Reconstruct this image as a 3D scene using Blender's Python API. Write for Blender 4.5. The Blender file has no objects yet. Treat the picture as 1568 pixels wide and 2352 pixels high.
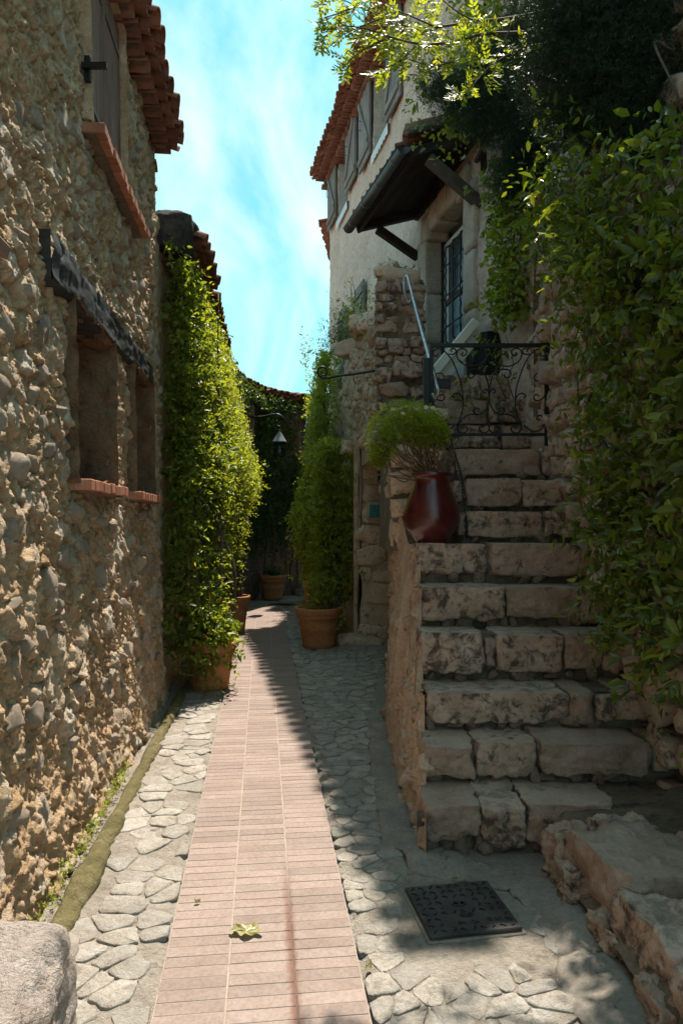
import bpy, bmesh, math, random
import numpy as np
from mathutils import Matrix, Vector, Euler

# ---------------------------------------------------------------- camera, sky, sun, exposure
scene = bpy.context.scene
COL = scene.collection
CAM_H = 1.65
cam_d = bpy.data.cameras.new('camera')
cam_d.sensor_fit = 'VERTICAL'; cam_d.sensor_height = 36.0
cam_d.lens = 25.04; cam_d.shift_y = 0.0102
cam_d.clip_start = 0.05; cam_d.clip_end = 2000
cam = bpy.data.objects.new('camera', cam_d); COL.objects.link(cam)
cam.location = (0, 0, CAM_H); cam.rotation_euler = (math.radians(90), 0, 0)
scene.camera = cam

SUN = Vector((0.094, 0.48, 1.0)).normalized()
world = bpy.data.worlds.new('World'); scene.world = world; world.use_nodes = True
wn = world.node_tree; wn.nodes.clear()
w_out = wn.nodes.new('ShaderNodeOutputWorld'); w_bg = wn.nodes.new('ShaderNodeBackground')
w_sky = wn.nodes.new('ShaderNodeTexSky'); w_sky.sky_type = 'NISHITA'; w_sky.sun_disc = False
w_sky.sun_elevation = math.asin(SUN.z); w_sky.sun_rotation = math.atan2(SUN.x, SUN.y)
w_sky.air_density = 1.0; w_sky.dust_density = 1.2; w_sky.ozone_density = 1.0
w_tint = wn.nodes.new('ShaderNodeMix'); w_tint.data_type = 'RGBA'; w_tint.blend_type = 'MULTIPLY'
w_tint.inputs[0].default_value = 1.0
w_tint.inputs[7].default_value = (0.14, 0.55, 0.46, 1)
w_tc = wn.nodes.new('ShaderNodeTexCoord'); w_map = wn.nodes.new('ShaderNodeMapping')
w_map.inputs['Scale'].default_value = (2.2, 1.1, 1.6); w_map.inputs['Rotation'].default_value = (0.3, 0.5, 0.6)
w_noi = wn.nodes.new('ShaderNodeTexNoise'); w_noi.inputs['Scale'].default_value = 1.7
w_noi.inputs['Detail'].default_value = 7; w_noi.inputs['Roughness'].default_value = 0.55; w_noi.inputs['Distortion'].default_value = 0.9
w_rmp = wn.nodes.new('ShaderNodeValToRGB')
w_rmp.color_ramp.elements[0].position = 0.38; w_rmp.color_ramp.elements[0].color = (0, 0, 0, 1)
w_rmp.color_ramp.elements[1].position = 0.68; w_rmp.color_ramp.elements[1].color = (0.92, 0.92, 0.92, 1)
w_cl = wn.nodes.new('ShaderNodeMix'); w_cl.data_type = 'RGBA'; w_cl.inputs[7].default_value = (2.9, 3.65, 3.75, 1)
w_bw = wn.nodes.new('ShaderNodeRGBToBW'); w_mr = wn.nodes.new('ShaderNodeMapRange')      # the blue pales to white where the air glows brightest
w_mr.inputs['From Min'].default_value = 6.0; w_mr.inputs['From Max'].default_value = 9.5; w_mr.inputs['To Min'].default_value = 1.0; w_mr.inputs['To Max'].default_value = 0.0
wn.links.new(w_sky.outputs[0], w_bw.inputs[0]); wn.links.new(w_bw.outputs[0], w_mr.inputs[0]); wn.links.new(w_mr.outputs[0], w_tint.inputs[0])
wn.links.new(w_sky.outputs[0], w_tint.inputs[6])
wn.links.new(w_tc.outputs['Generated'], w_map.inputs[0]); wn.links.new(w_map.outputs[0], w_noi.inputs['Vector'])
wn.links.new(w_noi.outputs['Fac'], w_rmp.inputs[0]); wn.links.new(w_rmp.outputs[0], w_cl.inputs[0])
wn.links.new(w_tint.outputs[2], w_cl.inputs[6]); wn.links.new(w_cl.outputs[2], w_bg.inputs[0])
w_bg.inputs[1].default_value = 0.091
wn.links.new(w_bg.outputs[0], w_out.inputs[0])

sun_d = bpy.data.lights.new('sun', 'SUN'); sun_d.energy = 2.4; sun_d.angle = math.radians(0.55); sun_d.color = (1.0, 0.915, 0.79)
sun = bpy.data.objects.new('sun', sun_d); COL.objects.link(sun)
sun.rotation_euler = SUN.to_track_quat('Z', 'Y').to_euler(); sun.location = (0, 20, 30)

scene.view_settings.view_transform = 'Standard'; scene.view_settings.look = 'None'
scene.view_settings.gamma = 1.0; scene.view_settings.exposure = 1.95
scene.view_settings.use_curve_mapping = False
scene.render.engine = 'CYCLES'
scene.cycles.max_bounces = 10; scene.cycles.diffuse_bounces = 8; scene.cycles.transparent_max_bounces = 8
scene.cycles.use_denoising = True

# ---------------------------------------------------------------- helpers
RNG = np.random.default_rng(7)
W = {}                                  # world matrix of every object, for parenting

def at(u, v, Y):                        # a point of the place at distance Y
    return Vector(((u - 784) / 1636 * Y, Y, CAM_H + (1200 - v) / 1636 * Y))

def _h(ix, iy, iz, seed):
    h = (ix.astype(np.int64) * 374761393 + iy.astype(np.int64) * 668265263 + iz.astype(np.int64) * 1274126177 + seed * 974634777) & 0xFFFFFFFF
    h = ((h ^ (h >> 13)) * 1274126177) & 0xFFFFFFFF
    h = ((h ^ (h >> 16)) * 2246822519) & 0xFFFFFFFF
    return ((h ^ (h >> 15)) & 0xFFFFFF) / float(0xFFFFFF)

def noise(P, s, seed=0):                # value noise in -1..1
    p = np.asarray(P, float) * s; i = np.floor(p); f = p - i; f = f * f * (3 - 2 * f)
    x, y, z = i[..., 0], i[..., 1], i[..., 2]; r = 0
    for a in (0, 1):
        for b in (0, 1):
            for c in (0, 1):
                w = (f[..., 0] if a else 1 - f[..., 0]) * (f[..., 1] if b else 1 - f[..., 1]) * (f[..., 2] if c else 1 - f[..., 2])
                r = r + w * _h(x + a, y + b, z + c, seed)
    return r * 2 - 1

def fbm(P, s, o=4, seed=0, g=0.5):
    r = 0; a = 1; t = 0
    for k in range(o):
        r = r + a * noise(P, s * 2.03 ** k, seed + k * 17); t += a; a *= g
    return r / t

def worley(x, y, seed=0, off=False):
    ix, iy = np.floor(x), np.floor(y); f1 = np.full(x.shape, 9.0); f2 = f1.copy(); ox = f1 * 0; oy = f1 * 0; cid = np.zeros(x.shape); z = np.zeros_like(ix)
    for a in (-1, 0, 1):
        for b in (-1, 0, 1):
            cx, cy = ix + a, iy + b
            qx, qy = cx + _h(cx, cy, z, seed) - x, cy + _h(cx, cy, z, seed + 5) - y; d = np.hypot(qx, qy)
            k = _h(cx, cy, z, seed + 9)
            n = d < f1
            f2 = np.where(n, f1, np.minimum(f2, d)); cid = np.where(n, k, cid); ox = np.where(n, -qx, ox); oy = np.where(n, -qy, oy); f1 = np.where(n, d, f1)
    return (f1, f2, cid, ox, oy) if off else (f1, f2, cid)

def mk(name, V, F, smooth=True, **attrs):
    me = bpy.data.meshes.new(name); V = np.asarray(V, np.float32)
    if isinstance(F, np.ndarray):
        n, k = F.shape
        me.vertices.add(len(V)); me.vertices.foreach_set('co', V.ravel())
        me.loops.add(n * k); me.loops.foreach_set('vertex_index', F.astype(np.int32).ravel())
        me.polygons.add(n); me.polygons.foreach_set('loop_start', np.arange(0, n * k, k, dtype=np.int32))
        me.update(calc_edges=True)
    else:
        me.from_pydata([tuple(map(float, v)) for v in V], [], F)
        me.update()
    if smooth: me.polygons.foreach_set('use_smooth', np.ones(len(me.polygons), bool))
    for k, a in attrs.items():
        at_ = me.attributes.new(k, 'FLOAT', 'POINT'); at_.data.foreach_set('value', np.asarray(a, np.float32))
    return me

def TRS(loc=(0, 0, 0), rot=(0, 0, 0), sc=(1, 1, 1)):
    return Matrix.LocRotScale(Vector(loc), Euler(rot), Vector(sc))

def link(o, parent, M):
    COL.objects.link(o); W[o] = M
    if parent is not None:
        o.parent = parent; o.matrix_parent_inverse = W[parent].inverted()
    o.matrix_basis = M
    return o

def add(name, me, m, parent=None, M=None, label=None, cat=None, group=None, kind=None):
    o = bpy.data.objects.new(name, me)
    if m is not None and not me.materials: me.materials.append(m)
    link(o, parent, M or Matrix())
    if m is not None and me.materials[0] is not m: o.material_slots[0].link = 'OBJECT'; o.material_slots[0].material = m
    tag(o, label, cat, group, kind)
    return o

def tag(o, label=None, cat=None, group=None, kind=None):
    for k, v in (('label', label), ('category', cat), ('group', group), ('kind', kind)):
        if v: o[k] = v
    return o

def thing(name, label, cat, loc=(0, 0, 0), group=None):
    o = bpy.data.objects.new(name, None); o.empty_display_size = 0.2
    link(o, None, TRS(loc)); return tag(o, label, cat, group)

class MB:                               # collects shapes into one mesh
    def __init__(s): s.V = []; s.F = []
    def put(s, V, F):
        n = len(s.V); s.V += [tuple(v) for v in V]; s.F += [tuple(int(i) + n for i in f) for f in F]; return s
    def box(s, c, d, R=None):
        V = [Vector((x * d[0] / 2, y * d[1] / 2, z * d[2] / 2)) for x in (-1, 1) for y in (-1, 1) for z in (-1, 1)]
        if R is not None: V = [R @ v for v in V]
        return s.put([v + Vector(c) for v in V], [(0, 1, 3, 2), (4, 6, 7, 5), (0, 4, 5, 1), (2, 3, 7, 6), (0, 2, 6, 4), (1, 5, 7, 3)])
    def tube(s, pts, r, seg=6, close=False):
        return s.put(*tube(pts, r, seg))
    def mesh(s, name, smooth=False, bevel=0):
        if not bevel: return mk(name, s.V, s.F, smooth)
        bm = bmesh.new(); vs = [bm.verts.new(v) for v in s.V]
        for f in s.F: bm.faces.new([vs[i] for i in f])
        bmesh.ops.recalc_face_normals(bm, faces=bm.faces)
        bmesh.ops.bevel(bm, geom=list(bm.edges), offset=bevel, segments=1, affect='EDGES')
        me = bpy.data.meshes.new(name); bm.to_mesh(me); bm.free(); return me

def tube(pts, r, seg=6):
    pts = [Vector(p) for p in pts]; n = len(pts); rs = r if hasattr(r, '__len__') else [r] * n
    V = []; F = []; up = Vector((0.13, 0.21, 0.97))
    t0 = (pts[1] - pts[0]).normalized(); a = t0.cross(up)
    if a.length < 1e-3: a = t0.cross(Vector((1, 0, 0)))
    a.normalize()
    for i, p in enumerate(pts):
        t = (pts[min(i + 1, n - 1)] - pts[max(i - 1, 0)]).normalized()
        a = (a - t * a.dot(t)).normalized(); b = t.cross(a)
        for k in range(seg):
            w = 2 * math.pi * k / seg; V.append(p + (a * math.cos(w) + b * math.sin(w)) * rs[i])
    for i in range(n - 1):
        for k in range(seg):
            F.append((i * seg + k, i * seg + (k + 1) % seg, (i + 1) * seg + (k + 1) % seg, (i + 1) * seg + k))
    F.append(tuple(range(seg))[::-1]); F.append(tuple(range((n - 1) * seg, n * seg)))
    return V, F

def tube_me(name, pts, r, seg=6): return mk(name, *tube(pts, r, seg))

def lathe(name, prof, seg=40, amp=0, seed=0):
    V = []; F = []; n = len(prof)
    for i, (r, z) in enumerate(prof):
        for k in range(seg):
            w = 2 * math.pi * k / seg; rr = r * (1 + amp * math.sin(3 * w + seed) + amp * 0.6 * math.sin(2 * w + seed * 2.3))
            V.append((rr * math.cos(w), rr * math.sin(w), z))
    for i in range(n - 1):
        for k in range(seg):
            F.append((i * seg + k, i * seg + (k + 1) % seg, (i + 1) * seg + (k + 1) % seg, (i + 1) * seg + k))
    if prof[0][0] > 1e-4: F.append(tuple(range(seg))[::-1])
    if prof[-1][0] > 1e-4: F.append(tuple(range((n - 1) * seg, n * seg)))
    return mk(name, V, F)

def grid_faces(nu, nv, keep=None):
    i = np.arange(nu - 1)[:, None]; j = np.arange(nv - 1)[None, :]
    a = (i * nv + j); F = np.stack([a, a + nv, a + nv + 1, a + 1], -1).reshape(-1, 4)
    return F if keep is None else F[keep.reshape(-1)]

_cube = {}
def cube_topo(n):
    if n in _cube: return _cube[n]
    idx = {}; P = []; F = []
    def g(p):
        if p not in idx: idx[p] = len(P); P.append(p)
        return idx[p]
    for ax in range(3):
        for sd in (0, n):
            for i in range(n):
                for j in range(n):
                    q = []
                    for (a, b) in ((i, j), (i + 1, j), (i + 1, j + 1), (i, j + 1)):
                        p = [0, 0, 0]; p[ax] = sd; p[(ax + 1) % 3] = a; p[(ax + 2) % 3] = b; q.append(g(tuple(p)))
                    F.append(q if sd else q[::-1])
    _cube[n] = (np.array(P, float) / n * 2 - 1, np.array(F)); return _cube[n]

def rock(seed, size, n=5, rnd=0.35, cuts=8, rough=0.012, depth=0.18):
    P, F = cube_topo(n); r = np.random.default_rng(seed); P = P.copy()
    L = np.linalg.norm(P, axis=1, keepdims=True); sph = P / L * 1.12
    P = P * (1 - rnd) + sph * rnd
    for _ in range(cuts):
        nn = r.normal(size=3); nn /= np.linalg.norm(nn)
        d = (P @ nn).max() * (1 - r.uniform(0.03, depth)); e = np.maximum(0, P @ nn - d); P -= e[:, None] * nn
    h = np.array(size) / 2; V = P * h
    nrm = P / np.linalg.norm(P, axis=1, keepdims=True); m = min(size)
    V = V + nrm * (fbm(V + r.uniform(0, 90, 3), 2.2 / max(m, .05), 3, seed) * rough * 1.6 + fbm(V + seed, 7 / max(m, .05), 2, seed + 3) * rough * .7)[:, None]
    if n >= 12: V = V + nrm * (fbm(V + seed * 3.3, 16, 3, seed + 8) * rough * .5 - np.abs(fbm(V + seed, 30, 2, seed + 11)) * rough * .45)[:, None]
    return V, F

def rock_me(name, seed, size, **k): return mk(name, *rock(seed, size, **k))

# ---------------------------------------------------------------- materials
class NT:
    def __init__(s, name):
        s.m = bpy.data.materials.new(name); s.m.use_nodes = True; s.t = s.m.node_tree; s.t.nodes.clear()
        s.out = s.n('ShaderNodeOutputMaterial')
    def n(s, ty, **kw):
        o = s.t.nodes.new(ty)
        for k, v in kw.items(): setattr(o, k, v)
        return o
    def l(s, a, b): s.t.links.new(a, b)
    def coords(s, rand=True):
        tc = s.n('ShaderNodeTexCoord')
        if not rand: return tc.outputs['Object']
        oi = s.n('ShaderNodeObjectInfo'); mu = s.n('ShaderNodeMath', operation='MULTIPLY'); mu.inputs[1].default_value = 61.0
        s.l(oi.outputs['Random'], mu.inputs[0]); ad = s.n('ShaderNodeVectorMath', operation='ADD')
        s.l(tc.outputs['Object'], ad.inputs[0]); s.l(mu.outputs[0], ad.inputs[1]); s.oi = oi
        return ad.outputs[0]
    def noise(s, vec, sc, det=4, ro=0.55, dist=0.0):
        o = s.n('ShaderNodeTexNoise'); o.inputs['Scale'].default_value = sc; o.inputs['Detail'].default_value = det
        o.inputs['Roughness'].default_value = ro; o.inputs['Distortion'].default_value = dist; s.l(vec, o.inputs['Vector']); return o.outputs['Fac']
    def ramp(s, fac, stops):
        o = s.n('ShaderNodeValToRGB'); e = o.color_ramp.elements
        while len(e) < len(stops): e.new(0.5)
        for k, (p, c) in enumerate(stops):
            e[k].position = p; e[k].color = (*c, 1) if len(c) == 3 else c
        s.l(fac, o.inputs[0]); return o.outputs[0]
    def mix(s, fac, a, b, blend='MIX'):
        o = s.n('ShaderNodeMix', data_type='RGBA', blend_type=blend)
        for sock, v in ((o.inputs[0], fac), (o.inputs[6], a), (o.inputs[7], b)):
            if isinstance(v, (int, float)): sock.default_value = v
            elif isinstance(v, tuple): sock.default_value = (*v, 1)
            else: s.l(v, sock)
        return o.outputs[2]
    def math(s, op, a, b=0.0):
        o = s.n('ShaderNodeMath', operation=op)
        for sock, v in ((o.inputs[0], a), (o.inputs[1], b)):
            if isinstance(v, (int, float)): sock.default_value = v
            else: s.l(v, sock)
        return o.outputs[0]
    def bump(s, h, strength=0.5, dist=0.01):
        o = s.n('ShaderNodeBump'); o.inputs['Strength'].default_value = strength; o.inputs['Distance'].default_value = dist
        s.l(h, o.inputs['Height']); return o.outputs[0]
    def pbr(s, col, rough=0.9, nrm=None, spec=0.25, metal=0.0, **kw):
        o = s.n('ShaderNodeBsdfPrincipled')
        for sock, v in ((o.inputs['Base Color'], col), (o.inputs['Roughness'], rough)):
            if isinstance(v, (int, float)): sock.default_value = v
            elif isinstance(v, tuple): sock.default_value = (*v, 1)
            else: s.l(v, sock)
        o.inputs['Specular IOR Level'].default_value = spec; o.inputs['Metallic'].default_value = metal
        for k, v in kw.items(): o.inputs[k.replace('_', ' ')].default_value = v
        if nrm is not None: s.l(nrm, o.inputs['Normal'])
        s.l(o.outputs[0], s.out.inputs[0]); return o

def stone_mat(name, a, b, c, lichen=(0.03, 0.03, 0.033), lo=0.56, hi=0.66, sc=5.0, bump=0.7, bd=0.012, var=0.35, moss=None, top_tint=None):
    if not name.startswith(('paving', 'clay', 'grout')): a, b, c = [(x[0], x[1] * .95, x[2] * .97) for x in (a, b, c)]
    t = NT(name); v = t.coords()
    col = t.ramp(t.noise(v, sc, 5, 0.6), [(0.3, a), (0.55, b), (0.75, c)])
    fine = t.noise(v, sc * 9, 5, 0.7)
    col = t.mix(0.5, col, t.ramp(fine, [(0.3, (0.45, 0.43, 0.4)), (0.6, (1, 1, 1))]), 'MULTIPLY')
    li = t.ramp(t.math('ADD', t.noise(v, sc * 2.6, 7, 0.72, 0.4), t.math('MULTIPLY', t.math('SUBTRACT', t.oi.outputs['Random'], 0.5), 0.14 if var else 0.0)), [(lo, (0, 0, 0)), (hi, (0.85, 0.85, 0.85))])
    col = t.mix(li, col, lichen)
    if top_tint:
        g = t.n('ShaderNodeNewGeometry'); sx = t.n('ShaderNodeSeparateXYZ'); t.l(g.outputs['Normal'], sx.inputs[0]); mr = t.n('ShaderNodeMapRange')
        mr.inputs['From Min'].default_value = 0.7; mr.inputs['From Max'].default_value = 0.97; mr.inputs['To Max'].default_value = 0.55; t.l(sx.outputs[2], mr.inputs[0])
        col = t.mix(t.math('MULTIPLY', mr.outputs[0], t.noise(v, 3.0, 4, 0.6)), col, top_tint)          # upward faces mixed lighter, in patches
    if moss:
        mo = t.ramp(t.noise(v, sc * 0.8, 6, 0.7), [(moss[0], (0, 0, 0)), (moss[0] + 0.12, (0.8, 0.8, 0.8))]); col = t.mix(mo, col, moss[1])
    k = t.math('ADD', t.math('MULTIPLY', t.oi.outputs['Random'], var), 1 - var / 2)
    vm = t.n('ShaderNodeVectorMath', operation='SCALE'); t.l(col, vm.inputs[0]); t.l(k, vm.inputs['Scale'])
    h = t.math('ADD', t.noise(v, sc * 5, 6, 0.7), t.math('MULTIPLY', t.noise(v, sc * 22, 4, 0.7), 0.45))
    t.pbr(vm.outputs[0], 0.92, t.bump(h, bump, bd), 0.2); return t.m

M = {}
M['wall_left'] = stone_mat('rubble_mortar', (0.56, 0.39, 0.235), (0.68, 0.51, 0.34), (0.75, 0.63, 0.475), (0.40, 0.25, 0.13), 0.58, 0.70, 3.0, 1.0, 0.035, 0.0)
M['stone_left'] = stone_mat('rubble_stone', (0.60, 0.475, 0.335), (0.70, 0.60, 0.465), (0.78, 0.70, 0.59), (0.40, 0.275, 0.16), 0.60, 0.72, 6.0, 1.0, 0.025, 0.4)
M['step'] = stone_mat('step_limestone', (0.40, 0.285, 0.205), (0.52, 0.39, 0.30), (0.61, 0.485, 0.39), (0.045, 0.035, 0.032), 0.52, 0.64, 4.5, 1.0, 0.018, 0.35, top_tint=(0.66, 0.55, 0.45))
M['step_core'] = stone_mat('stair_mortar', (0.16, 0.125, 0.09), (0.22, 0.18, 0.13), (0.28, 0.23, 0.175), (0.05, 0.045, 0.04), 0.52, 0.64, 5.0, 0.9, 0.014, 0.0)
M['warm'] = stone_mat('warm_rubble', (0.50, 0.365, 0.25), (0.60, 0.475, 0.345), (0.68, 0.575, 0.45), (0.13, 0.10, 0.075), 0.57, 0.68, 4.0, 0.9, 0.014, 0.3)
M['warm_stone'] = stone_mat('warm_stone', (0.53, 0.395, 0.275), (0.63, 0.50, 0.37), (0.70, 0.59, 0.475), (0.15, 0.115, 0.09), 0.56, 0.68, 6.0, 0.8, 0.010, 0.4)
M['retain'] = stone_mat('retaining_stone', (0.42, 0.32, 0.235), (0.53, 0.43, 0.335), (0.62, 0.525, 0.43), (0.08, 0.065, 0.055), 0.55, 0.66, 6.0, 0.8, 0.010, 0.45)
M['retain_mortar'] = stone_mat('retaining_mortar', (0.13, 0.10, 0.075), (0.20, 0.155, 0.115), (0.26, 0.21, 0.16), (0.05, 0.045, 0.04), 0.52, 0.64, 6.0, 0.9, 0.012, 0.0)
M['pave'] = stone_mat('paving_stone', (0.35, 0.305, 0.255), (0.43, 0.395, 0.35), (0.52, 0.49, 0.45), (0.20, 0.165, 0.13), 0.57, 0.72, 7.0, 1.0, 0.018, 0.34)
M['pave_bed'] = stone_mat('paving_mortar', (0.31, 0.268, 0.218), (0.40, 0.352, 0.298), (0.48, 0.435, 0.38), (0.16, 0.13, 0.105), 0.54, 0.70, 5.0, 1.0, 0.03, 0.0)
M['concrete'] = stone_mat('worn_cement', (0.20, 0.185, 0.155), (0.27, 0.25, 0.21), (0.33, 0.31, 0.265), (0.09, 0.085, 0.07), 0.56, 0.68, 6.0, 0.6, 0.008, 0.0, moss=(0.60, (0.12, 0.115, 0.05)))
M['moss'] = stone_mat('moss_crust', (0.13, 0.12, 0.05), (0.19, 0.17, 0.075), (0.27, 0.24, 0.17), (0.07, 0.058, 0.035), 0.54, 0.66, 6.0, 1.0, 0.02, 0.0)
M['plaster'] = stone_mat('old_plaster', (0.74, 0.59, 0.47), (0.84, 0.72, 0.61), (0.87, 0.79, 0.70), (0.40, 0.31, 0.26), 0.58, 0.74, 1.8, 1.0, 0.06, 0.0)
M['jamb'] = stone_mat('dressed_stone', (0.43, 0.37, 0.29), (0.51, 0.45, 0.37), (0.57, 0.51, 0.43), (0.20, 0.165, 0.125), 0.60, 0.72, 3.5, 0.5, 0.006, 0.2)
M['tile'] = stone_mat('clay_paving', (0.27, 0.205, 0.178), (0.295, 0.23, 0.202), (0.325, 0.265, 0.238), (0.235, 0.175, 0.15), 0.60, 0.72, 7.0, 0.5, 0.003, 0.28)
M['grout'] = stone_mat('grout', (0.33, 0.265, 0.225), (0.365, 0.30, 0.255), (0.40, 0.34, 0.295), (0.24, 0.16, 0.12), 0.60, 0.68, 4.0, 0.5, 0.004, 0.0)
M['roof'] = stone_mat('roof_clay', (0.17, 0.07, 0.045), (0.26, 0.115, 0.075), (0.33, 0.185, 0.125), (0.09, 0.07, 0.055), 0.55, 0.70, 7.0, 0.6, 0.006, 0.6)
M['roof_mortar'] = stone_mat('roof_mortar', (0.16, 0.12, 0.085), (0.23, 0.175, 0.13), (0.30, 0.24, 0.18), (0.06, 0.055, 0.05), 0.54, 0.66, 6.0, 0.9, 0.012, 0.0)
M['brick'] = stone_mat('sill_brick', (0.38, 0.155, 0.09), (0.45, 0.20, 0.12), (0.50, 0.27, 0.18), (0.25, 0.12, 0.08), 0.60, 0.72, 12.0, 0.4, 0.003, 0.4)
M['black_stone'] = stone_mat('blackened_mortar', (0.045, 0.043, 0.042), (0.075, 0.07, 0.065), (0.14, 0.12, 0.10), (0.02, 0.02, 0.02), 0.50, 0.62, 6.0, 0.9, 0.012, 0.0)
M['pot'] = stone_mat('terracotta', (0.44, 0.185, 0.07), (0.49, 0.225, 0.092), (0.54, 0.28, 0.135), (0.44, 0.31, 0.215), 0.54, 0.76, 4.0, 0.5, 0.005, 0.2)
M['reveal'] = stone_mat('shade_toned_reveal_stone', (0.20, 0.125, 0.07), (0.27, 0.18, 0.105), (0.33, 0.24, 0.155), (0.08, 0.05, 0.03), 0.55, 0.68, 4.0, 1.0, 0.03, 0.0)  # stone painted darker for the deep shade inside the openings
M['block'] = stone_mat('pale_limestone', (0.36, 0.31, 0.26), (0.46, 0.42, 0.37), (0.55, 0.52, 0.48), (0.20, 0.15, 0.105), 0.56, 0.68, 3.0, 1.0, 0.045, 0.0)
M['soil'] = stone_mat('soil', (0.02, 0.015, 0.011), (0.035, 0.026, 0.018), (0.06, 0.045, 0.03), (0.015, 0.012, 0.01), 0.5, 0.6, 20.0, 1.0, 0.02, 0.0)

def rubble_mat(name):
    '''stones of different colours in recessed golden mortar; the attributes come with the wall's relief'''
    t = NT(name); v = t.coords(False); a = t.n('ShaderNodeAttribute', attribute_name='stone'); b = t.n('ShaderNodeAttribute', attribute_name='tone')
    mort = t.ramp(t.noise(v, 5, 5, 0.65), [(0.3, (0.52, 0.33, 0.18)), (0.55, (0.70, 0.48, 0.295)), (0.75, (0.78, 0.59, 0.41))])
    sto = t.ramp(b.outputs['Fac'], [(0.0, (0.56, 0.41, 0.275)), (0.3, (0.76, 0.59, 0.42)), (0.55, (0.64, 0.51, 0.395)), (0.75, (0.82, 0.70, 0.56)), (1.0, (0.66, 0.45, 0.26))])
    sto = t.mix(0.6, sto, t.ramp(t.noise(v, 14, 6, 0.7), [(0.3, (0.5, 0.46, 0.4)), (0.62, (1, 1, 1))]), 'MULTIPLY')
    col = t.mix(a.outputs['Fac'], mort, sto)
    col = t.mix(0.5, col, t.ramp(t.noise(v, 34, 5, 0.75), [(0.3, (0.5, 0.46, 0.41)), (0.56, (1, 1, 1))]), 'MULTIPLY')
    st = t.ramp(t.noise(v, 1.3, 5, 0.6), [(0.52, (0, 0, 0)), (0.72, (0.55, 0.55, 0.55))]); col = t.mix(st, col, (0.30, 0.20, 0.11))
    h = t.math('ADD', t.noise(v, 24, 6, 0.7), t.math('MULTIPLY', t.noise(v, 90, 4, 0.75), 0.5))
    t.pbr(col, 0.93, t.bump(h, 1.0, 0.03), 0.2); return t.m
M['rubble'] = rubble_mat('left_rubble')

def stain(m, dark):
    '''rusty wet streak along the right joint of the path, over the last metre'''
    nt = m.node_tree; bs = [x for x in nt.nodes if x.type == 'BSDF_PRINCIPLED'][0]; src = bs.inputs['Base Color'].links[0].from_socket
    g = nt.nodes.new('ShaderNodeNewGeometry'); sx = nt.nodes.new('ShaderNodeSeparateXYZ'); nt.links.new(g.outputs['Position'], sx.inputs[0])
    def mth(op, a, b=0.0, c=0.0):
        o = nt.nodes.new('ShaderNodeMath'); o.operation = op
        for s_, v_ in zip(o.inputs, (a, b, c)):
            if isinstance(v_, (int, float)): s_.default_value = v_
            else: nt.links.new(v_, s_)
        return o.outputs[0]
    dist = mth('ABSOLUTE', mth('SUBTRACT', mth('MULTIPLY_ADD', sx.outputs[1], .1126, sx.outputs[0]), .1173))
    nz = nt.nodes.new('ShaderNodeTexNoise'); nz.inputs['Scale'].default_value = 26; nz.inputs['Detail'].default_value = 4; nt.links.new(g.outputs['Position'], nz.inputs['Vector'])
    wd = mth('MULTIPLY', nz.outputs['Fac'], .055); a = mth('SUBTRACT', 1.0, mth('DIVIDE', dist, wd)); mr = nt.nodes.new('ShaderNodeMapRange')
    big = nt.nodes.new('ShaderNodeTexNoise'); big.inputs['Scale'].default_value = 2.2; big.inputs['Detail'].default_value = 7; big.inputs['Roughness'].default_value = 0.7; nt.links.new(g.outputs['Position'], big.inputs['Vector'])
    br = nt.nodes.new('ShaderNodeMapRange'); br.inputs['From Min'].default_value = .5; br.inputs['From Max'].default_value = .75; br.inputs['To Max'].default_value = .35; nt.links.new(big.outputs['Fac'], br.inputs[0])
    mx0 = nt.nodes.new('ShaderNodeMix'); mx0.data_type = 'RGBA'; nt.links.new(br.outputs[0], mx0.inputs[0]); nt.links.new(src, mx0.inputs[6]); mx0.inputs[7].default_value = (.20, .145, .12, 1); src = mx0.outputs[2]      # trodden-in dirt
    mr.inputs['From Min'].default_value = 3.55; mr.inputs['From Max'].default_value = 2.9; nt.links.new(sx.outputs[1], mr.inputs[0])
    f = mth('MULTIPLY', mth('MINIMUM', mth('MAXIMUM', a, 0.0), .75), mr.outputs[0]); mx = nt.nodes.new('ShaderNodeMix'); mx.data_type = 'RGBA'
    nt.links.new(f, mx.inputs[0]); nt.links.new(src, mx.inputs[6]); mx.inputs[7].default_value = (*dark, 1); nt.links.new(mx.outputs[2], bs.inputs['Base Color'])
stain(M['tile'], (0.15, 0.06, 0.04)); stain(M['grout'], (0.05, 0.03, 0.022))

def wood_mat(name, a, b, c, sc=(40, 40, 2.0), bump=0.5, rough=0.8):
    t = NT(name); v = t.coords(); mp = t.n('ShaderNodeMapping'); mp.inputs['Scale'].default_value = sc; t.l(v, mp.inputs[0])
    g = t.noise(mp.outputs[0], 1.0, 5, 0.65, 0.3); blot = t.noise(v, 3.0, 4, 0.6)
    col = t.mix(0.55, t.ramp(g, [(0.3, a), (0.52, b), (0.72, c)]), t.ramp(blot, [(0.3, a), (0.7, c)]))
    k = t.math('ADD', t.math('MULTIPLY', t.oi.outputs['Random'], 0.35), 0.82)
    vm = t.n('ShaderNodeVectorMath', operation='SCALE'); t.l(col, vm.inputs[0]); t.l(k, vm.inputs['Scale'])
    t.pbr(vm.outputs[0], rough, t.bump(g, bump, 0.006), 0.25); return t.m
M['wood_brown'] = wood_mat('brown_shutter_wood', (0.15, 0.085, 0.066), (0.22, 0.135, 0.108), (0.28, 0.19, 0.155))
M['wood_grey'] = wood_mat('grey_weathered_wood', (0.11, 0.10, 0.095), (0.20, 0.185, 0.175), (0.31, 0.29, 0.275), bump=0.8)
M['wood_dark'] = wood_mat('dark_stained_wood', (0.016, 0.013, 0.012), (0.034, 0.027, 0.023), (0.06, 0.05, 0.044), (3, 40, 40))
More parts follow.
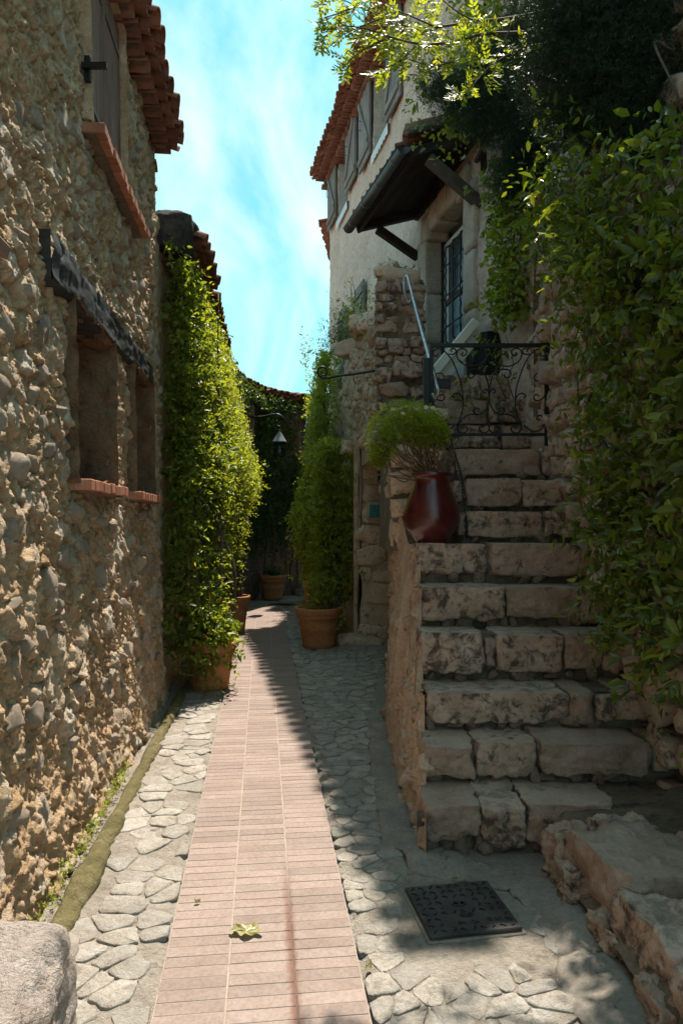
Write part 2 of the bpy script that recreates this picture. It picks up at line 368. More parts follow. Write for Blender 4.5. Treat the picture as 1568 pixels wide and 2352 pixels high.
M['wood_strut'] = wood_mat('grey_strut_wood', (0.05, 0.042, 0.037), (0.085, 0.072, 0.063), (0.125, 0.108, 0.094), (20, 20, 20))
M['wood_char'] = wood_mat('charred_beam', (0.012, 0.012, 0.013), (0.03, 0.03, 0.032), (0.085, 0.083, 0.082), (45, 3.0, 45), 1.0, 0.55)
M['wood_tan'] = wood_mat('tan_shutter_wood', (0.17, 0.115, 0.07), (0.27, 0.19, 0.12), (0.36, 0.27, 0.18))
M['wood_white'] = wood_mat('white_painted_wood', (0.56, 0.59, 0.55), (0.63, 0.66, 0.62), (0.70, 0.72, 0.68), bump=0.1)
M['twig'] = wood_mat('bark', (0.045, 0.032, 0.024), (0.085, 0.064, 0.048), (0.14, 0.11, 0.085), (30, 30, 30))
M['twig_red'] = wood_mat('reddish_stems', (0.09, 0.05, 0.028), (0.16, 0.09, 0.05), (0.22, 0.14, 0.085), (30, 30, 30))

def simple(name, col, rough, metal=0.0, spec=0.4, nsc=30, var=0.3, bump=0.2, **kw):
    t = NT(name); v = t.coords(); f = t.noise(v, nsc, 5, 0.65)
    c2 = tuple(x * (1 - var) for x in col); c3 = tuple(min(1, x * (1 + var)) for x in col)
    t.pbr(t.ramp(f, [(0.3, c2), (0.7, c3)]), rough, t.bump(f, bump, 0.004), spec, metal, **kw); return t.m
M['iron'] = simple('black_iron', (0.014, 0.014, 0.015), 0.5, 0.3, 0.5)
M['cast_iron'] = simple('cast_iron_cover', (0.055, 0.05, 0.048), 0.5, 0.5, 0.5, 11, 0.6, 0.5)
M['zinc'] = simple('brown_zinc_gutter', (0.052, 0.045, 0.046), 0.5, 0.35, 0.5, 9, 0.25, 0.05)
M['zinc_band'] = simple('grey_zinc_band', (0.16, 0.155, 0.15), 0.5, 0.4, 0.5, 9)
M['steel'] = simple('worn_steel_rail', (0.34, 0.35, 0.37), 0.35, 0.8, 0.5, 20, 0.4)
M['lead'] = simple('pale_lead_flashing', (0.66, 0.65, 0.64), 0.6, 0.1, 0.4, 6, 0.12)
M['lantern_roof'] = simple('grey_lantern_metal', (0.30, 0.31, 0.33), 0.45, 0.5, 0.5, 12, 0.2)
M['glaze'] = simple('oxblood_glaze', (0.085, 0.010, 0.010), 0.3, 0.0, 0.5, 7, 0.6, 0.15, Coat_Weight=0.35, Coat_Roughness=0.18)
M['teal'] = simple('teal_glazed_tile', (0.005, 0.19, 0.19), 0.3, 0.0, 0.5, 25, 0.15, 0.05)
M['teal_ink'] = simple('dark_red_ink', (0.07, 0.03, 0.028), 0.5)
M['teal_ink2'] = simple('dark_teal_ink', (0.006, 0.05, 0.065), 0.5)
M['frame'] = simple('pale_tile_mount', (0.42, 0.34, 0.26), 0.85, 0.0, 0.2, 12, 0.15)
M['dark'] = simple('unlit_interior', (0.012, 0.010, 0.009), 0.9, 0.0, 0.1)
M['tarp'] = simple('black_tarpaulin', (0.012, 0.012, 0.013), 0.55, 0.0, 0.3, 5, 0.4, 0.8)
M['door_white'] = simple('white_door_paint', (0.62, 0.63, 0.64), 0.55, 0.0, 0.4, 6, 0.1, 0.1)
M['blue_plaster'] = stone_mat('faded_blue_reveal', (0.45, 0.52, 0.50), (0.60, 0.60, 0.53), (0.72, 0.62, 0.48), (0.25, 0.30, 0.30), 0.52, 0.66, 3.0, 0.5, 0.006, 0.0)
def glass_mat(name, col, rough=0.08):
    t = NT(name); v = t.coords(); f = t.noise(v, 6, 3, 0.5)
    t.pbr(t.ramp(f, [(0.3, tuple(x * 0.7 for x in col)), (0.7, col)]), rough, t.bump(f, 0.05, 0.01), 0.8); return t.m
M['glass'] = glass_mat('dusty_window_glass', (0.05, 0.065, 0.075), 0.12)
M['glass_blue'] = glass_mat('blue_grey_glass', (0.13, 0.20, 0.24), 0.2)
t = NT('lantern_glass'); g_ = t.n('ShaderNodeBsdfGlass'); g_.inputs['Roughness'].default_value = 0.25; g_.inputs['IOR'].default_value = 1.1; g_.inputs['Color'].default_value = (0.75, 0.82, 0.82, 1)
t.l(g_.outputs[0], t.out.inputs[0]); M['lglass'] = t.m

def leaf_mat(name, stops, trans=0.4, tcol=(2.2, 1.9, 0.6), rough=0.42, spec=0.45):
    t = NT(name); a = t.n('ShaderNodeAttribute', attribute_name='tint')
    if name.endswith('single'): oi = t.n('ShaderNodeObjectInfo'); fac = oi.outputs['Random']
    else: fac = a.outputs['Fac']
    col = t.ramp(fac, stops)
    p = t.pbr(col, rough, None, spec)
    tr = t.n('ShaderNodeBsdfTranslucent'); t.l(t.mix(1.0, col, tcol, 'MULTIPLY'), tr.inputs[0])
    ms = t.n('ShaderNodeMixShader'); ms.inputs[0].default_value = trans
    t.l(p.outputs[0], ms.inputs[1]); t.l(tr.outputs[0], ms.inputs[2]); t.l(ms.outputs[0], t.out.inputs[0]); return t.m
G1 = [(0.0, (0.05, 0.085, 0.016)), (0.35, (0.13, 0.185, 0.03)), (0.8, (0.26, 0.31, 0.055)), (0.96, (0.36, 0.34, 0.07)), (1.0, (0.26, 0.13, 0.03))]
M['leaf'] = leaf_mat('climber_leaf', G1, 0.5)
M['leaf_olive'] = leaf_mat('olive_climber_leaf', [(0, (0.10, 0.14, 0.022)), (0.4, (0.19, 0.245, 0.035)), (0.8, (0.30, 0.34, 0.05)), (0.96, (0.38, 0.36, 0.06)), (1, (0.35, 0.17, 0.04))], 0.45)
M['leaf_dark'] = leaf_mat('dark_ivy_leaf', [(0, (0.03, 0.06, 0.016)), (0.6, (0.065, 0.12, 0.025)), (1, (0.14, 0.20, 0.035))], 0.35)
M['leaf_creep'] = leaf_mat('creeper_leaf', [(0, (0.035, 0.06, 0.013)), (0.5, (0.105, 0.145, 0.02)), (0.9, (0.22, 0.24, 0.035)), (0.97, (0.16, 0.12, 0.02)), (1, (0.22, 0.075, 0.015))], 0.4, spec=0.5, rough=0.33)
M['leaf_single'] = leaf_mat('creeper_leaf_single', [(0, (0.035, 0.06, 0.013)), (0.5, (0.105, 0.145, 0.02)), (0.9, (0.22, 0.24, 0.035)), (0.95, (0.16, 0.12, 0.02)), (1, (0.22, 0.075, 0.015))], 0.4, spec=0.5, rough=0.33)
M['leaf_light'] = leaf_mat('young_ash_leaf', [(0, (0.13, 0.18, 0.02)), (0.6, (0.20, 0.24, 0.03)), (1, (0.27, 0.27, 0.04))], 0.6, (2.2, 2.0, 0.5))
M['leaf_conifer'] = leaf_mat('juniper_needle', [(0, (0.010, 0.022, 0.009)), (0.6, (0.02, 0.04, 0.013)), (1, (0.045, 0.075, 0.018))], 0.2, rough=0.45, spec=0.4)
M['leaf_euryops'] = leaf_mat('feathery_leaf', [(0, (0.14, 0.20, 0.02)), (0.6, (0.25, 0.32, 0.03)), (1, (0.36, 0.40, 0.045))], 0.45)
M['leaf_grey'] = leaf_mat('grey_shrub_leaf', [(0, (0.05, 0.07, 0.035)), (1, (0.11, 0.14, 0.06))], 0.3)
M['petal'] = leaf_mat('cream_petal', [(0, (0.62, 0.50, 0.40)), (0.6, (0.72, 0.62, 0.46)), (1, (0.7, 0.40, 0.22))], 0.3, (1, 1, 1))
M['petal_v'] = leaf_mat('violet_petal', [(0, (0.22, 0.16, 0.5)), (1, (0.35, 0.27, 0.62))], 0.3, (1, 1, 1))
M['dead_leaf'] = leaf_mat('dry_leaf', [(0, (0.26, 0.23, 0.06)), (0.6, (0.38, 0.36, 0.17)), (1, (0.46, 0.43, 0.28))], 0.2, (1, 1, .7))

# ---------------------------------------------------------------- leaves
def unit(a): return a / np.maximum(np.linalg.norm(a, axis=-1, keepdims=True), 1e-9)

def leaf_mesh(name, P, A, Nn, L, Wd, tint, six=False, fold=0.18, curl=0.15):
    n = len(P); A = unit(A); S = unit(np.cross(A, Nn)); Nn = np.cross(S, A); L = L[:, None]; Wd = Wd[:, None]
    if six:
        V = np.stack([P, P + A * L * .3 + S * Wd * .5 + Nn * Wd * fold, P + A * L * .68 + S * Wd * .4 + Nn * (Wd * fold - L * curl * .4),
                      P + A * L - Nn * L * curl, P + A * L * .68 - S * Wd * .4 + Nn * (Wd * fold - L * curl * .4), P + A * L * .3 - S * Wd * .5 + Nn * Wd * fold], 1)
        b = np.arange(n)[:, None] * 6; F = np.concatenate([b + np.array([[0, 1, 2, 3]]), b + np.array([[0, 3, 4, 5]])]); k = 6
    else:
        V = np.stack([P, P + A * L * .45 + S * Wd * .5 + Nn * Wd * fold, P + A * L - Nn * L * curl, P + A * L * .45 - S * Wd * .5 + Nn * Wd * fold], 1)
        b = np.arange(n)[:, None] * 4; F = np.concatenate([b + np.array([[0, 1, 2]]), b + np.array([[0, 2, 3]])]); k = 4
    return mk(name, V.reshape(-1, 3), F, False, tint=np.repeat(tint, k))

def shoots(P, D, L, k, size, rng, droop=0.3, spread=0.9, aspect=0.45, tint0=0.0, flat=0.5):
    """leaves set alternately along short curved shoots"""
    n = len(P); t = (np.arange(k)[None, :] + rng.uniform(0, .6, (n, k))) / k; D = unit(D)
    base = P[:, None] + D[:, None] * (L[:, None] * t)[..., None]
    base[..., 2] -= droop * L[:, None] * t * t
    tang = D[:, None] - np.array([0, 0, 1]) * (droop * 2 * t)[..., None]
    rd = rng.normal(size=(n, k, 3)); side = unit(np.cross(tang, rd))
    ax = unit(tang * .55 + side * spread); nr = rng.normal(size=(n, k, 3)) * (1 - flat) + np.array([0, 0, 1.0]) * flat + D[:, None] * .35
    ln = size * np.clip(rng.lognormal(-.08, .36, (n, k)), .35, 1.75) * (1.1 - .45 * t)
    tint = np.clip(tint0 + rng.beta(2, 2.6, (n, k)) * .75 + t * .22, 0, .95)
    tint = np.where(rng.random((n, k)) < .006, 1.0, tint)
    f = lambda a: a.reshape(-1, a.shape[-1])
    return f(base), f(ax), f(nr), ln.ravel(), ln.ravel() * aspect * rng.uniform(.85, 1.2, n * k), tint.ravel()
def cat(*ls): return [np.concatenate(c) for c in zip(*ls)]
# ---------------------------------------------------------------- ground, pavement, path
XW = lambda Y: -0.98 - 0.1 * Y                       # street face of the left houses
XH = lambda Y: 2.96 - 0.21 * Y                       # street face of the right house
XA = lambda Y: 0.37 - 0.08 * (Y - 7.5)               # street face of the parapet wall
XPL = lambda Y: -0.620 - 0.108 * (Y - 2.34)          # path edges
XPR = lambda Y: 0.0945 - 0.1126 * (Y - 2.34)
_sby = [1.0, 2.5, 3.0, 3.45, 3.55, 4.2, 5.0, 6.0, 7.0, 8.3]
_sbx = [1.02, 1.0, 0.985, 0.42, 0.39, 0.355, 0.34, 0.355, 0.44, 0.57]
XS = lambda Y: np.interp(Y, _sby, _sbx)              # foot of the stair's side wall

ground = add('ground', mk('ground', [(-300, -300, -.06), (300, -300, -.06), (300, 600, -.06), (-300, 600, -.06)], [(0, 1, 2, 3)], False), M['concrete'], kind='structure')

ys = np.concatenate([np.linspace(0.4, 2.0, 20), np.arange(2.03, 6.5, .02), np.arange(6.5, 17.6, .05)])
xs = np.arange(-2.7, 2.2, .025)
Yg, Xg = np.meshgrid(ys, xs, indexing='ij'); Pg = np.stack([Xg, Yg, Xg * 0], -1)
f1, f2, cid = worley(Xg / .14 + fbm(Pg, 6, 2, 1) * .5, Yg / .10 + fbm(Pg, 6, 2, 2) * .5, 3)
zg = fbm(Pg, 3, 4, 5) * .006 + fbm(Pg, 22, 3, 8) * .004 + np.clip((f2 - f1) * 1.6, 0, .5) * .010 - .008
onpath = (Xg > XPL(Yg) - .03) & (Xg < XPR(Yg) + .03) & (Yg < 13.0) | (Yg > 12.8) & (Xg > -1.9)
zg = np.where(onpath, -.022, zg)
zg = zg + np.clip((Yg - 8.2) / 1.4, 0, 1) * np.clip((Xg + .05) / .3, 0, 1) * .07 * (Yg < 10)
xc_, yc_ = (xs[:-1] + xs[1:]) / 2, (ys[:-1] + ys[1:]) / 2; lft = xc_[None] < np.where(yc_ < 13.0, (XPL(yc_) + XPR(yc_)) / 2, -1.4)[:, None]
PAVE = []
for side in (0, 1):
    me_ = mk('pavement', np.stack([Xg, Yg, zg], -1).reshape(-1, 3), grid_faces(*Xg.shape, lft if side == 0 else ~lft))
    PAVE.append(add('left_pavement' if side == 0 else 'right_pavement', me_, M['pave_bed'], kind='structure'))

# path centre line by arc length, three tiles wide
cl = [(-0.03, 0.4)] + [((XPL(y) + XPR(y)) / 2, y) for y in np.arange(.6, 12.2, .4)] + [(-1.355, 12.7), (-1.30, 13.3), (-1.13, 13.95), (-.80, 14.55), (-.30, 14.95), (.35, 15.15), (1.2, 15.2)]
cl = np.array(cl); sl = np.concatenate([[0], np.cumsum(np.hypot(*np.diff(cl, axis=0).T))])
def path_pt(s):
    x, y = np.interp(s, sl, cl[:, 0]), np.interp(s, sl, cl[:, 1])
    x2, y2 = np.interp(s + .05, sl, cl[:, 0]), np.interp(s + .05, sl, cl[:, 1])
    return x, y, math.atan2(y2 - y, x2 - x)
PW = .722; TP = .0645; TW = PW / 3
mb = MB()
S = np.arange(0, sl[-1] - .1, .25); pv = []
for s in S:
    x, y, a = path_pt(s); nx, ny = math.sin(a), -math.cos(a)
    pv += [(x - nx * PW / 2, y - ny * PW / 2, .0034), (x + nx * PW / 2, y + ny * PW / 2, .0034)]
path = add('terracotta_path', mk('terracotta_path', pv, [(2 * i, 2 * i + 1, 2 * i + 3, 2 * i + 2) for i in range(len(S) - 1)], False), M['grout'],
           kind='structure')
tile_me = [MB().box((0, 0, 0), (TW - .007, TP - .0035, .018)).mesh('tile', bevel=.0012)]
rr = random.Random(4); far = MB(); n_tile = 0; s = 0.25
while s < sl[-1] - .2:
    x, y, a = path_pt(s)
    for c in (-1, 0, 1):
        nx, ny = math.sin(a), -math.cos(a); px, py = x + nx * c * TW, y + ny * c * TW
        Mx = TRS((px, py, -.0045 + rr.uniform(0, .0014)), (rr.gauss(0, .003), rr.gauss(0, .003), a - math.pi / 2 + rr.gauss(0, .003)))
        if y > 2.15 and n_tile < 300: add('tile', tile_me[0], M['tile'], path, Mx); n_tile += 1
        else: far.box(Mx.translation, (TW - .006, TP - .0045, .018), Mx.to_3x3())
    s += TP
add('tile_field', far.mesh('tile_field'), M['tile'], path, kind='stuff')

def clip(poly, n, d):
    out = []
    for i in range(len(poly)):
        a, b = poly[i], poly[(i + 1) % len(poly)]; da, db = a @ n - d, b @ n - d
        if da <= 0: out.append(a)
        if da * db < 0: out.append(a + (b - a) * (da / (da - db)))
    return out

def pave_cells(x0, x1, y0, y1, sx, sy, seed, inside):
    r = np.random.default_rng(seed); pts = []; cells = []
    y = y0; k = 0
    while y < y1:
        h = sy * (1 + .05 * (y - y0)); x = x0 + (k % 2) * sx * .5
        while x < x1: pts.append((x + r.uniform(-.4, .4) * sx, y + r.uniform(-.4, .4) * h)); x += sx * r.uniform(.6, 1.5)
        y += h * r.uniform(.7, 1.3); k += 1
    pts = np.array(pts)
    for p in pts:
        if not inside(*p): continue
        poly = [p + np.array(q) * .5 for q in ((-1, -1), (1, -1), (1, 1), (-1, 1))]
        d2 = ((pts - p) ** 2).sum(1)
        for j in np.argsort(d2)[1:22]:
            n = pts[j] - p; m = (pts[j] + p) / 2; poly = clip(poly, n, m @ n)
            if len(poly) < 3: break
        poly = clip(poly, np.array([1.0, .108]), XPL(0) - .012) if p[0] < XPL(p[1]) else clip(poly, np.array([-1.0, -.1126]), -XPR(0) - .012)
        if len(poly) >= 3: cells.append((p, poly))
    return cells

def pave_stone(c, poly, r, h):
    c = np.mean(poly, axis=0); ring = []
    P = [np.array(q) for q in poly]
    for i in range(len(P)):
        a, b = P[i], P[(i + 1) % len(P)]
        for f in (.16, .5, .84): ring.append(a + (b - a) * f)
    ring = [c + (q - c) * r.uniform(.86, .985) for q in ring]; n = len(ring)
    V = [(*q, -.02) for q in ring] + [(*q, h * .55) for q in ring] + [(*(c + (q - c) * .965), h + r.uniform(-.003, .003)) for q in ring] + \
        [(*(c + (q - c) * .5), h + r.uniform(-.004, .005)) for q in ring] + [(*c, h + r.uniform(-.003, .004))]
    V = np.array(V); V[:, :2] -= c; F = []
    for L in range(3):
        for k in range(n): F.append((L * n + k, L * n + (k + 1) % n, (L + 1) * n + (k + 1) % n, (L + 1) * n + k))
    F += [(3 * n + k, 3 * n + (k + 1) % n, 4 * n) for k in range(n)]
    return c, V, F

for side in (0, 1):
    r = np.random.default_rng(20 + side)
    if side == 0:
        cells = pave_cells(-2.2, -.4, 1.5, 14.0, .16, .10, 31, lambda x, y: XW(y) + .22 < x < XPL(y) - .03)
    else:
        cells = pave_cells(-1.6, 1.4, 1.5, 13.6, .125, .08, 32, lambda x, y: XPR(y) + .03 < x < (XS(y) - .12 if y < 8.3 else XA(max(y, 9.6)) + .3) and not (.22 < x < .76 and 2.60 < y < 3.32))
    bed = PAVE[side]
    rest = MB(); cells.sort(key=lambda q: q[0][1]); cnt = 0
    for p, poly in cells:
        if r.random() < .05: continue
        c, V, F = pave_stone(p, poly, r, r.uniform(-.001, .007) if side == 0 else r.uniform(.0, .012 if p[1] > 3.6 else .006)); lift = .07 * min(1, max(0, (c[1] - 8.2) / 1.4)) * min(1, max(0, (c[0] + .05) / .3)) if side else 0
        if p[1] > 2.05 and cnt < 290: add('paving_stone', mk('paving_stone', V, F), M['pave'], bed, TRS((c[0], c[1], lift))); cnt += 1
        else: rest.put([(v[0] + c[0], v[1] + c[1], v[2] + lift) for v in V], F)
    add('paving_far', rest.mesh('paving_far', True), M['pave'], bed, kind='stuff')

# mossy cement roll at the foot of the left wall, cement fillet round the stair foot
def roll(name, pts, rad, m, label=None, flat=.75, seed=1, step=.03, nseg=14):
    pts = np.array(pts, float); d = np.concatenate([[0], np.cumsum(np.linalg.norm(np.diff(pts, axis=0), axis=1))])
    s = np.arange(0, d[-1], step); C = np.stack([np.interp(s, d, pts[:, k]) for k in (0, 1)], -1); R = np.interp(s, d, rad) * (1 + .45 * fbm(np.stack([s, s * 0, s * 0 + seed], -1), 3.5, 3, seed))
    T = np.gradient(C, axis=0); T /= np.linalg.norm(T, axis=1, keepdims=True); Nn = np.stack([T[:, 1], -T[:, 0]], -1)
    w = np.linspace(-.12, 1.12, nseg) * math.pi
    V = np.zeros((len(s), nseg, 3)); V[..., :2] = C[:, None] + Nn[:, None] * (np.cos(w)[None] * R[:, None])[..., None]; V[..., 2] = np.sin(w)[None] * R[:, None] * flat
    V += (fbm(V, 6, 3, seed) * .030 + fbm(V, 26, 4, seed + 4, .65) * .022)[..., None] * np.array([.6, .4, 1])
    return add(name, mk(name, V.reshape(-1, 3), grid_faces(len(s), nseg)[:, ::-1].copy()), m, kind='structure')
roll('mossy_gutter_edge', [(XW(y) + .13, y) for y in (7.4, 6.5, 5, 4, 3.2, 2.8, 2.66)], [.02, .046, .05, .054, .058, .05, .004], M['moss'], flat=.8)
roll('cement_gutter_edge', [(XW(y) + .15, y) for y in (3.0, 2.75, 2.5, 2.1, 1.5)], [.004, .08, .11, .13, .13], M['concrete'], seed=5, flat=.3)
roll('cement_fillet', [(XS(y) - .05, y) for y in (8.2, 7, 6, 5, 4.2, 3.7)] + [(.43, 3.45), (.62, 3.36), (.82, 3.27), (.92, 3.1), (.95, 2.8), (.94, 2.3), (.95, 1.6)],
     [.06, .07, .09, .10, .11, .12, .12, .10, .10, .11, .13, .14, .14], M['concrete'], flat=.22, seed=9)

# ---------------------------------------------------------------- roof tiles
def barrel(name, L, r0, r1, seg=7, th=.014):
    V = []; F = []
    for (x, r) in ((0, r0), (L * .5, (r0 + r1) / 2), (L, r1)):
        for rad in (r, r - th):
            for k in range(seg + 1):
                w = math.pi * (k / seg) * .94 + .03 * math.pi; V.append((x, rad * math.cos(w), rad * math.sin(w)))
    n = seg + 1
    for i in range(2):
        a, b = i * 2 * n, (i + 1) * 2 * n
        for k in range(seg):
            F.append((a + k, a + k + 1, b + k + 1, b + k)); F.append((a + n + k, b + n + k, b + n + k + 1, a + n + k + 1))
        F.append((a, b, b + n, a + n)); F.append((a + seg, a + n + seg, b + n + seg, b + seg))
    for a in (0, 4 * n):
        for k in range(seg): F.append((a + k, a + n + k, a + n + k + 1, a + k + 1))
    return mk(name, V, F)
TILE = [barrel('roof_tile', .46, .088, .072), barrel('roof_tile', .46, .084, .074), barrel('roof_tile', .44, .09, .07)]
CORN = barrel('cornice_tile', .34, .085, .078)

def eave(parent, A, B, out, z, over, rows=1, cornice=2, pitch=.2, slope=.28, seed=0, skip=(), deck=2.5, thick=.05):
    """barrel-tile eave from A to B (xy), facing `out`; z is the height of the tile tips, over the overhang of the tips from the wall"""
    r = random.Random(seed); A = np.array(A, float); B = np.array(B, float); d = B - A; ln = np.linalg.norm(d); d /= ln; o = np.array(out, float); o /= np.linalg.norm(o)
    n = int(ln / pitch); ang = math.atan2(-o[1], -o[0])
    for i in range(n + 1):
        for kind in (0, 1):
            s = (i + .5 * kind) * pitch
            if s > ln + .02: continue
            for q in range(rows):
                back = q * .34 + r.uniform(-.025, .02) + (.04 if kind else 0)
                p = A + d * s + o * (over - back); zz = z + back * slope + (.0 if kind else .035) + r.uniform(-.008, .008)
                Mx = Matrix.Translation((p[0], p[1], zz)) @ Euler((0, 0, ang + r.gauss(0, .03))).to_matrix().to_4x4() @ Euler((math.pi if kind else 0, -math.atan(slope) * 1 + r.gauss(0, .02), 0)).to_matrix().to_4x4()
                if kind: Mx = Matrix.Translation((0, 0, .07)) @ Mx
                add('roof_tile', r.choice(TILE), M['roof'], parent, Mx)
        for c in range(cornice):
            s = (i + .5 * (c % 2)) * pitch
            if s > ln + .02: continue
            p = A + d * s + o * (over - .12 - .15 * c + r.uniform(-.008, .008))
            Mx = Matrix.Translation((p[0], p[1], z - .055 - .125 * c)) @ Euler((0, 0, ang + r.gauss(0, .02))).to_matrix().to_4x4()
            add('cornice_tile', CORN, M['roof'], parent, Mx)
    # mortar between the courses and the sloping deck behind
    mb = MB(); mb2 = MB(); e = np.array([0, 0])
    def slab(m, o0, o1, z0, z1, lift):
        V = []
        for q, oo, zz in ((A, o0, 0), (B, o0, 0), (B, o1, lift), (A, o1, lift)):
            V += [(*(q + o * oo), z0 + zz), (*(q + o * oo), z1 + zz)]
        m.put(V, [(0, 2, 4, 6)[::-1], (1, 3, 5, 7), (0, 1, 3, 2)[::-1], (2, 3, 5, 4)[::-1], (4, 5, 7, 6)[::-1], (6, 7, 1, 0)[::-1]])
    for c in range(cornice): slab(mb, over - .165 - .15 * c, -.1, z - .062 - .125 * c + .052, z - .062 - .125 * c + .105, 0)
    slab(mb, over - .20, -.1, z + .02, z + .075, .04)
    slab(mb2, over - .22, -deck, z + .05, z + .05 + thick, (deck + over) * slope)
    add('eave_mortar', mb.mesh('eave_mortar'), M['roof_mortar'], parent)
    add('roof_deck', mb2.mesh('roof_deck'), M['roof'], parent)

# ---------------------------------------------------------------- left house
hl = thing('rubble_house', 'tall rubble stone house with brown upper shutters on the left of the alley', 'house', (XW(5), 5, 0))
O1 = (3.63, 4.59, 1.87, 2.80); O2 = (5.21, 6.09, 1.87, 2.82); O3 = (4.02, 5.05, 3.90, 5.12)
def pieces(bks, step):
    out = []
    for a, b, st in zip(bks[:-1], bks[1:], step): out += list(np.linspace(a, b, max(2, int(round((b - a) / st)) + 1))[:-1])
    return np.array(out + [bks[-1]])
yg = pieces([-1.5, 2.2, O1[0], O3[0], O1[1], O3[1], O2[0], O2[1], 6.68], [.06, .0095, .0095, .0095, .0095, .0095, .0095, .0095])
zg = pieces([-.05, O1[2], O1[3], O2[3], O3[2], O3[3], 5.32], [.0105, .0105, .012, .011, .013, .03])
def wall_disp(Y, Z, seed=0, amp=1.0, full=False):
    P = np.stack([Y * 0 + seed * 3.1, Y, Z], -1)
    wy = Y + fbm(P, 3.5, 3, 41 + seed) * .12 + fbm(P, 13, 3, 43 + seed) * .045; wz = Z + fbm(P, 3.5, 3, 57 + seed) * .12 + fbm(P, 13, 3, 59 + seed) * .045
    f1, f2, c, ox, oz = worley(wy / .17, wz / .13, 11 + seed, True); g1, g2, c2, px_, pz_ = worley(wy / .062, wz / .05, 15 + seed, True)
    st = np.clip((f2 - f1) * 2.4, 0, 1); st = st * st * (3 - 2 * st); s2 = np.clip((g2 - g1) * 2.2, 0, 1)
    d = fbm(P, 1.1, 3, 3 + seed) * .014 + st * (c * .026 - .003) + s2 * (c2 - .4) * .012 + fbm(P, 9, 3, 7 + seed, .6) * .024 - np.abs(fbm(P, 22, 3, 31 + seed, .6)) * .022 + fbm(P, 40, 3, 9 + seed, .75) * .015
    d = d - oz * .13 * .20 * c - ox * .17 * .08 * c - pz_ * .05 * (.15 + .4 * c2) - px_ * .062 * .15 * c2   # stones sit with their faces tilted back
    if not full: return d * amp
    flat = np.clip((f2 - f1) * 4.2 - .25, 0, 1); flat = flat * flat * (3 - 2 * flat); big = c > .5      # only the larger stones stand clear of the mortar
    flat = flat * big; d2 = flat * (.002 + .011 * c) - oz * .13 * .10 * c * flat - ox * .17 * .05 * c * flat + fbm(P, 12, 3, 71, .6) * .008 * flat
    return d * (1 - .4 * flat) + d2, flat, (c * 7.31) % 1.0
Yw, Zw = np.meshgrid(yg, zg, indexing='ij'); dw, stone_a, tone_a = wall_disp(Yw, Zw, full=True); dw = dw - .03
dw += np.clip((.5 - Zw) / .5, 0, 1) * .05                     # the foot spreads a little
Vw = np.stack([XW(Yw) + dw, Yw + fbm(np.stack([Yw, Zw, Zw], -1), 20, 2, 77) * .006, Zw], -1)
yc = (yg[:-1] + yg[1:]) / 2; zc = (zg[:-1] + zg[1:]) / 2; keep = np.ones((len(yc), len(zc)), bool)
for (a, b, c, d) in (O1, O2, O3): keep &= ~((yc > a) & (yc < b))[:, None] | ~((zc > c) & (zc < d))[None]
wl = add('wall', mk('wall', Vw.reshape(-1, 3), grid_faces(len(yg), len(zg), keep), False, stone=stone_a.ravel(), tone=tone_a.ravel()), M['rubble'], hl)
# single stones standing proud of the mortar
ROCKS = [mk('stone', *rock(100 + k, (1, 1, 1), n=7, rnd=.22, cuts=18, rough=.05, depth=.36), False) for k in range(14)]
r = np.random.default_rng(5); placed = []; cnt = 0
while cnt < 210:
    y, z = r.uniform(2.3, 6.62), r.uniform(.06, 5.0); w = r.uniform(.06, .17) * (1.3 if r.random() < .15 else 1); h = w * r.uniform(.5, 1.0)
    if any(a - .07 < y < b + .07 and c - .14 < z < d + .10 for a, b, c, d in (O1, O2, O3)) or (3.2 < y < 6.15 and 2.66 < z < 3.1): continue
    if any(abs(y - p[0]) < (w + p[2]) * .5 and abs(z - p[1]) < (h + p[3]) * .5 for p in placed): continue
    placed.append((y, z, w, h)); dd = float(wall_disp(np.array([[y]]), np.array([[z]]), full=True)[0][0, 0])
    add('stone', ROCKS[cnt % 14], M['stone_left'], wl, TRS((XW(y) + dd - .050 + r.uniform(-.012, .006), y, z), (r.normal(0, .3), r.normal(0, .2), r.normal(0, .2)), (r.uniform(.08, .12), w, h))); cnt += 1
# end wall and body behind the face
mb = MB(); y0, y1 = -1.5, 6.62
V = [(XW(y0) - .5, y0, 0), (XW(y1) - .02, y1, 0), (XW(y1) - 5, y1, 0), (XW(y0) - 5, y0, 0)]; V += [(x, y, 5.3) for x, y, _ in V]
mb.put(V, [(1, 2, 6, 5), (2, 3, 7, 6), (3, 0, 4, 7), (4, 5, 6, 7)]); add('end_wall', mb.mesh('end_wall'), M['wall_left'], hl)
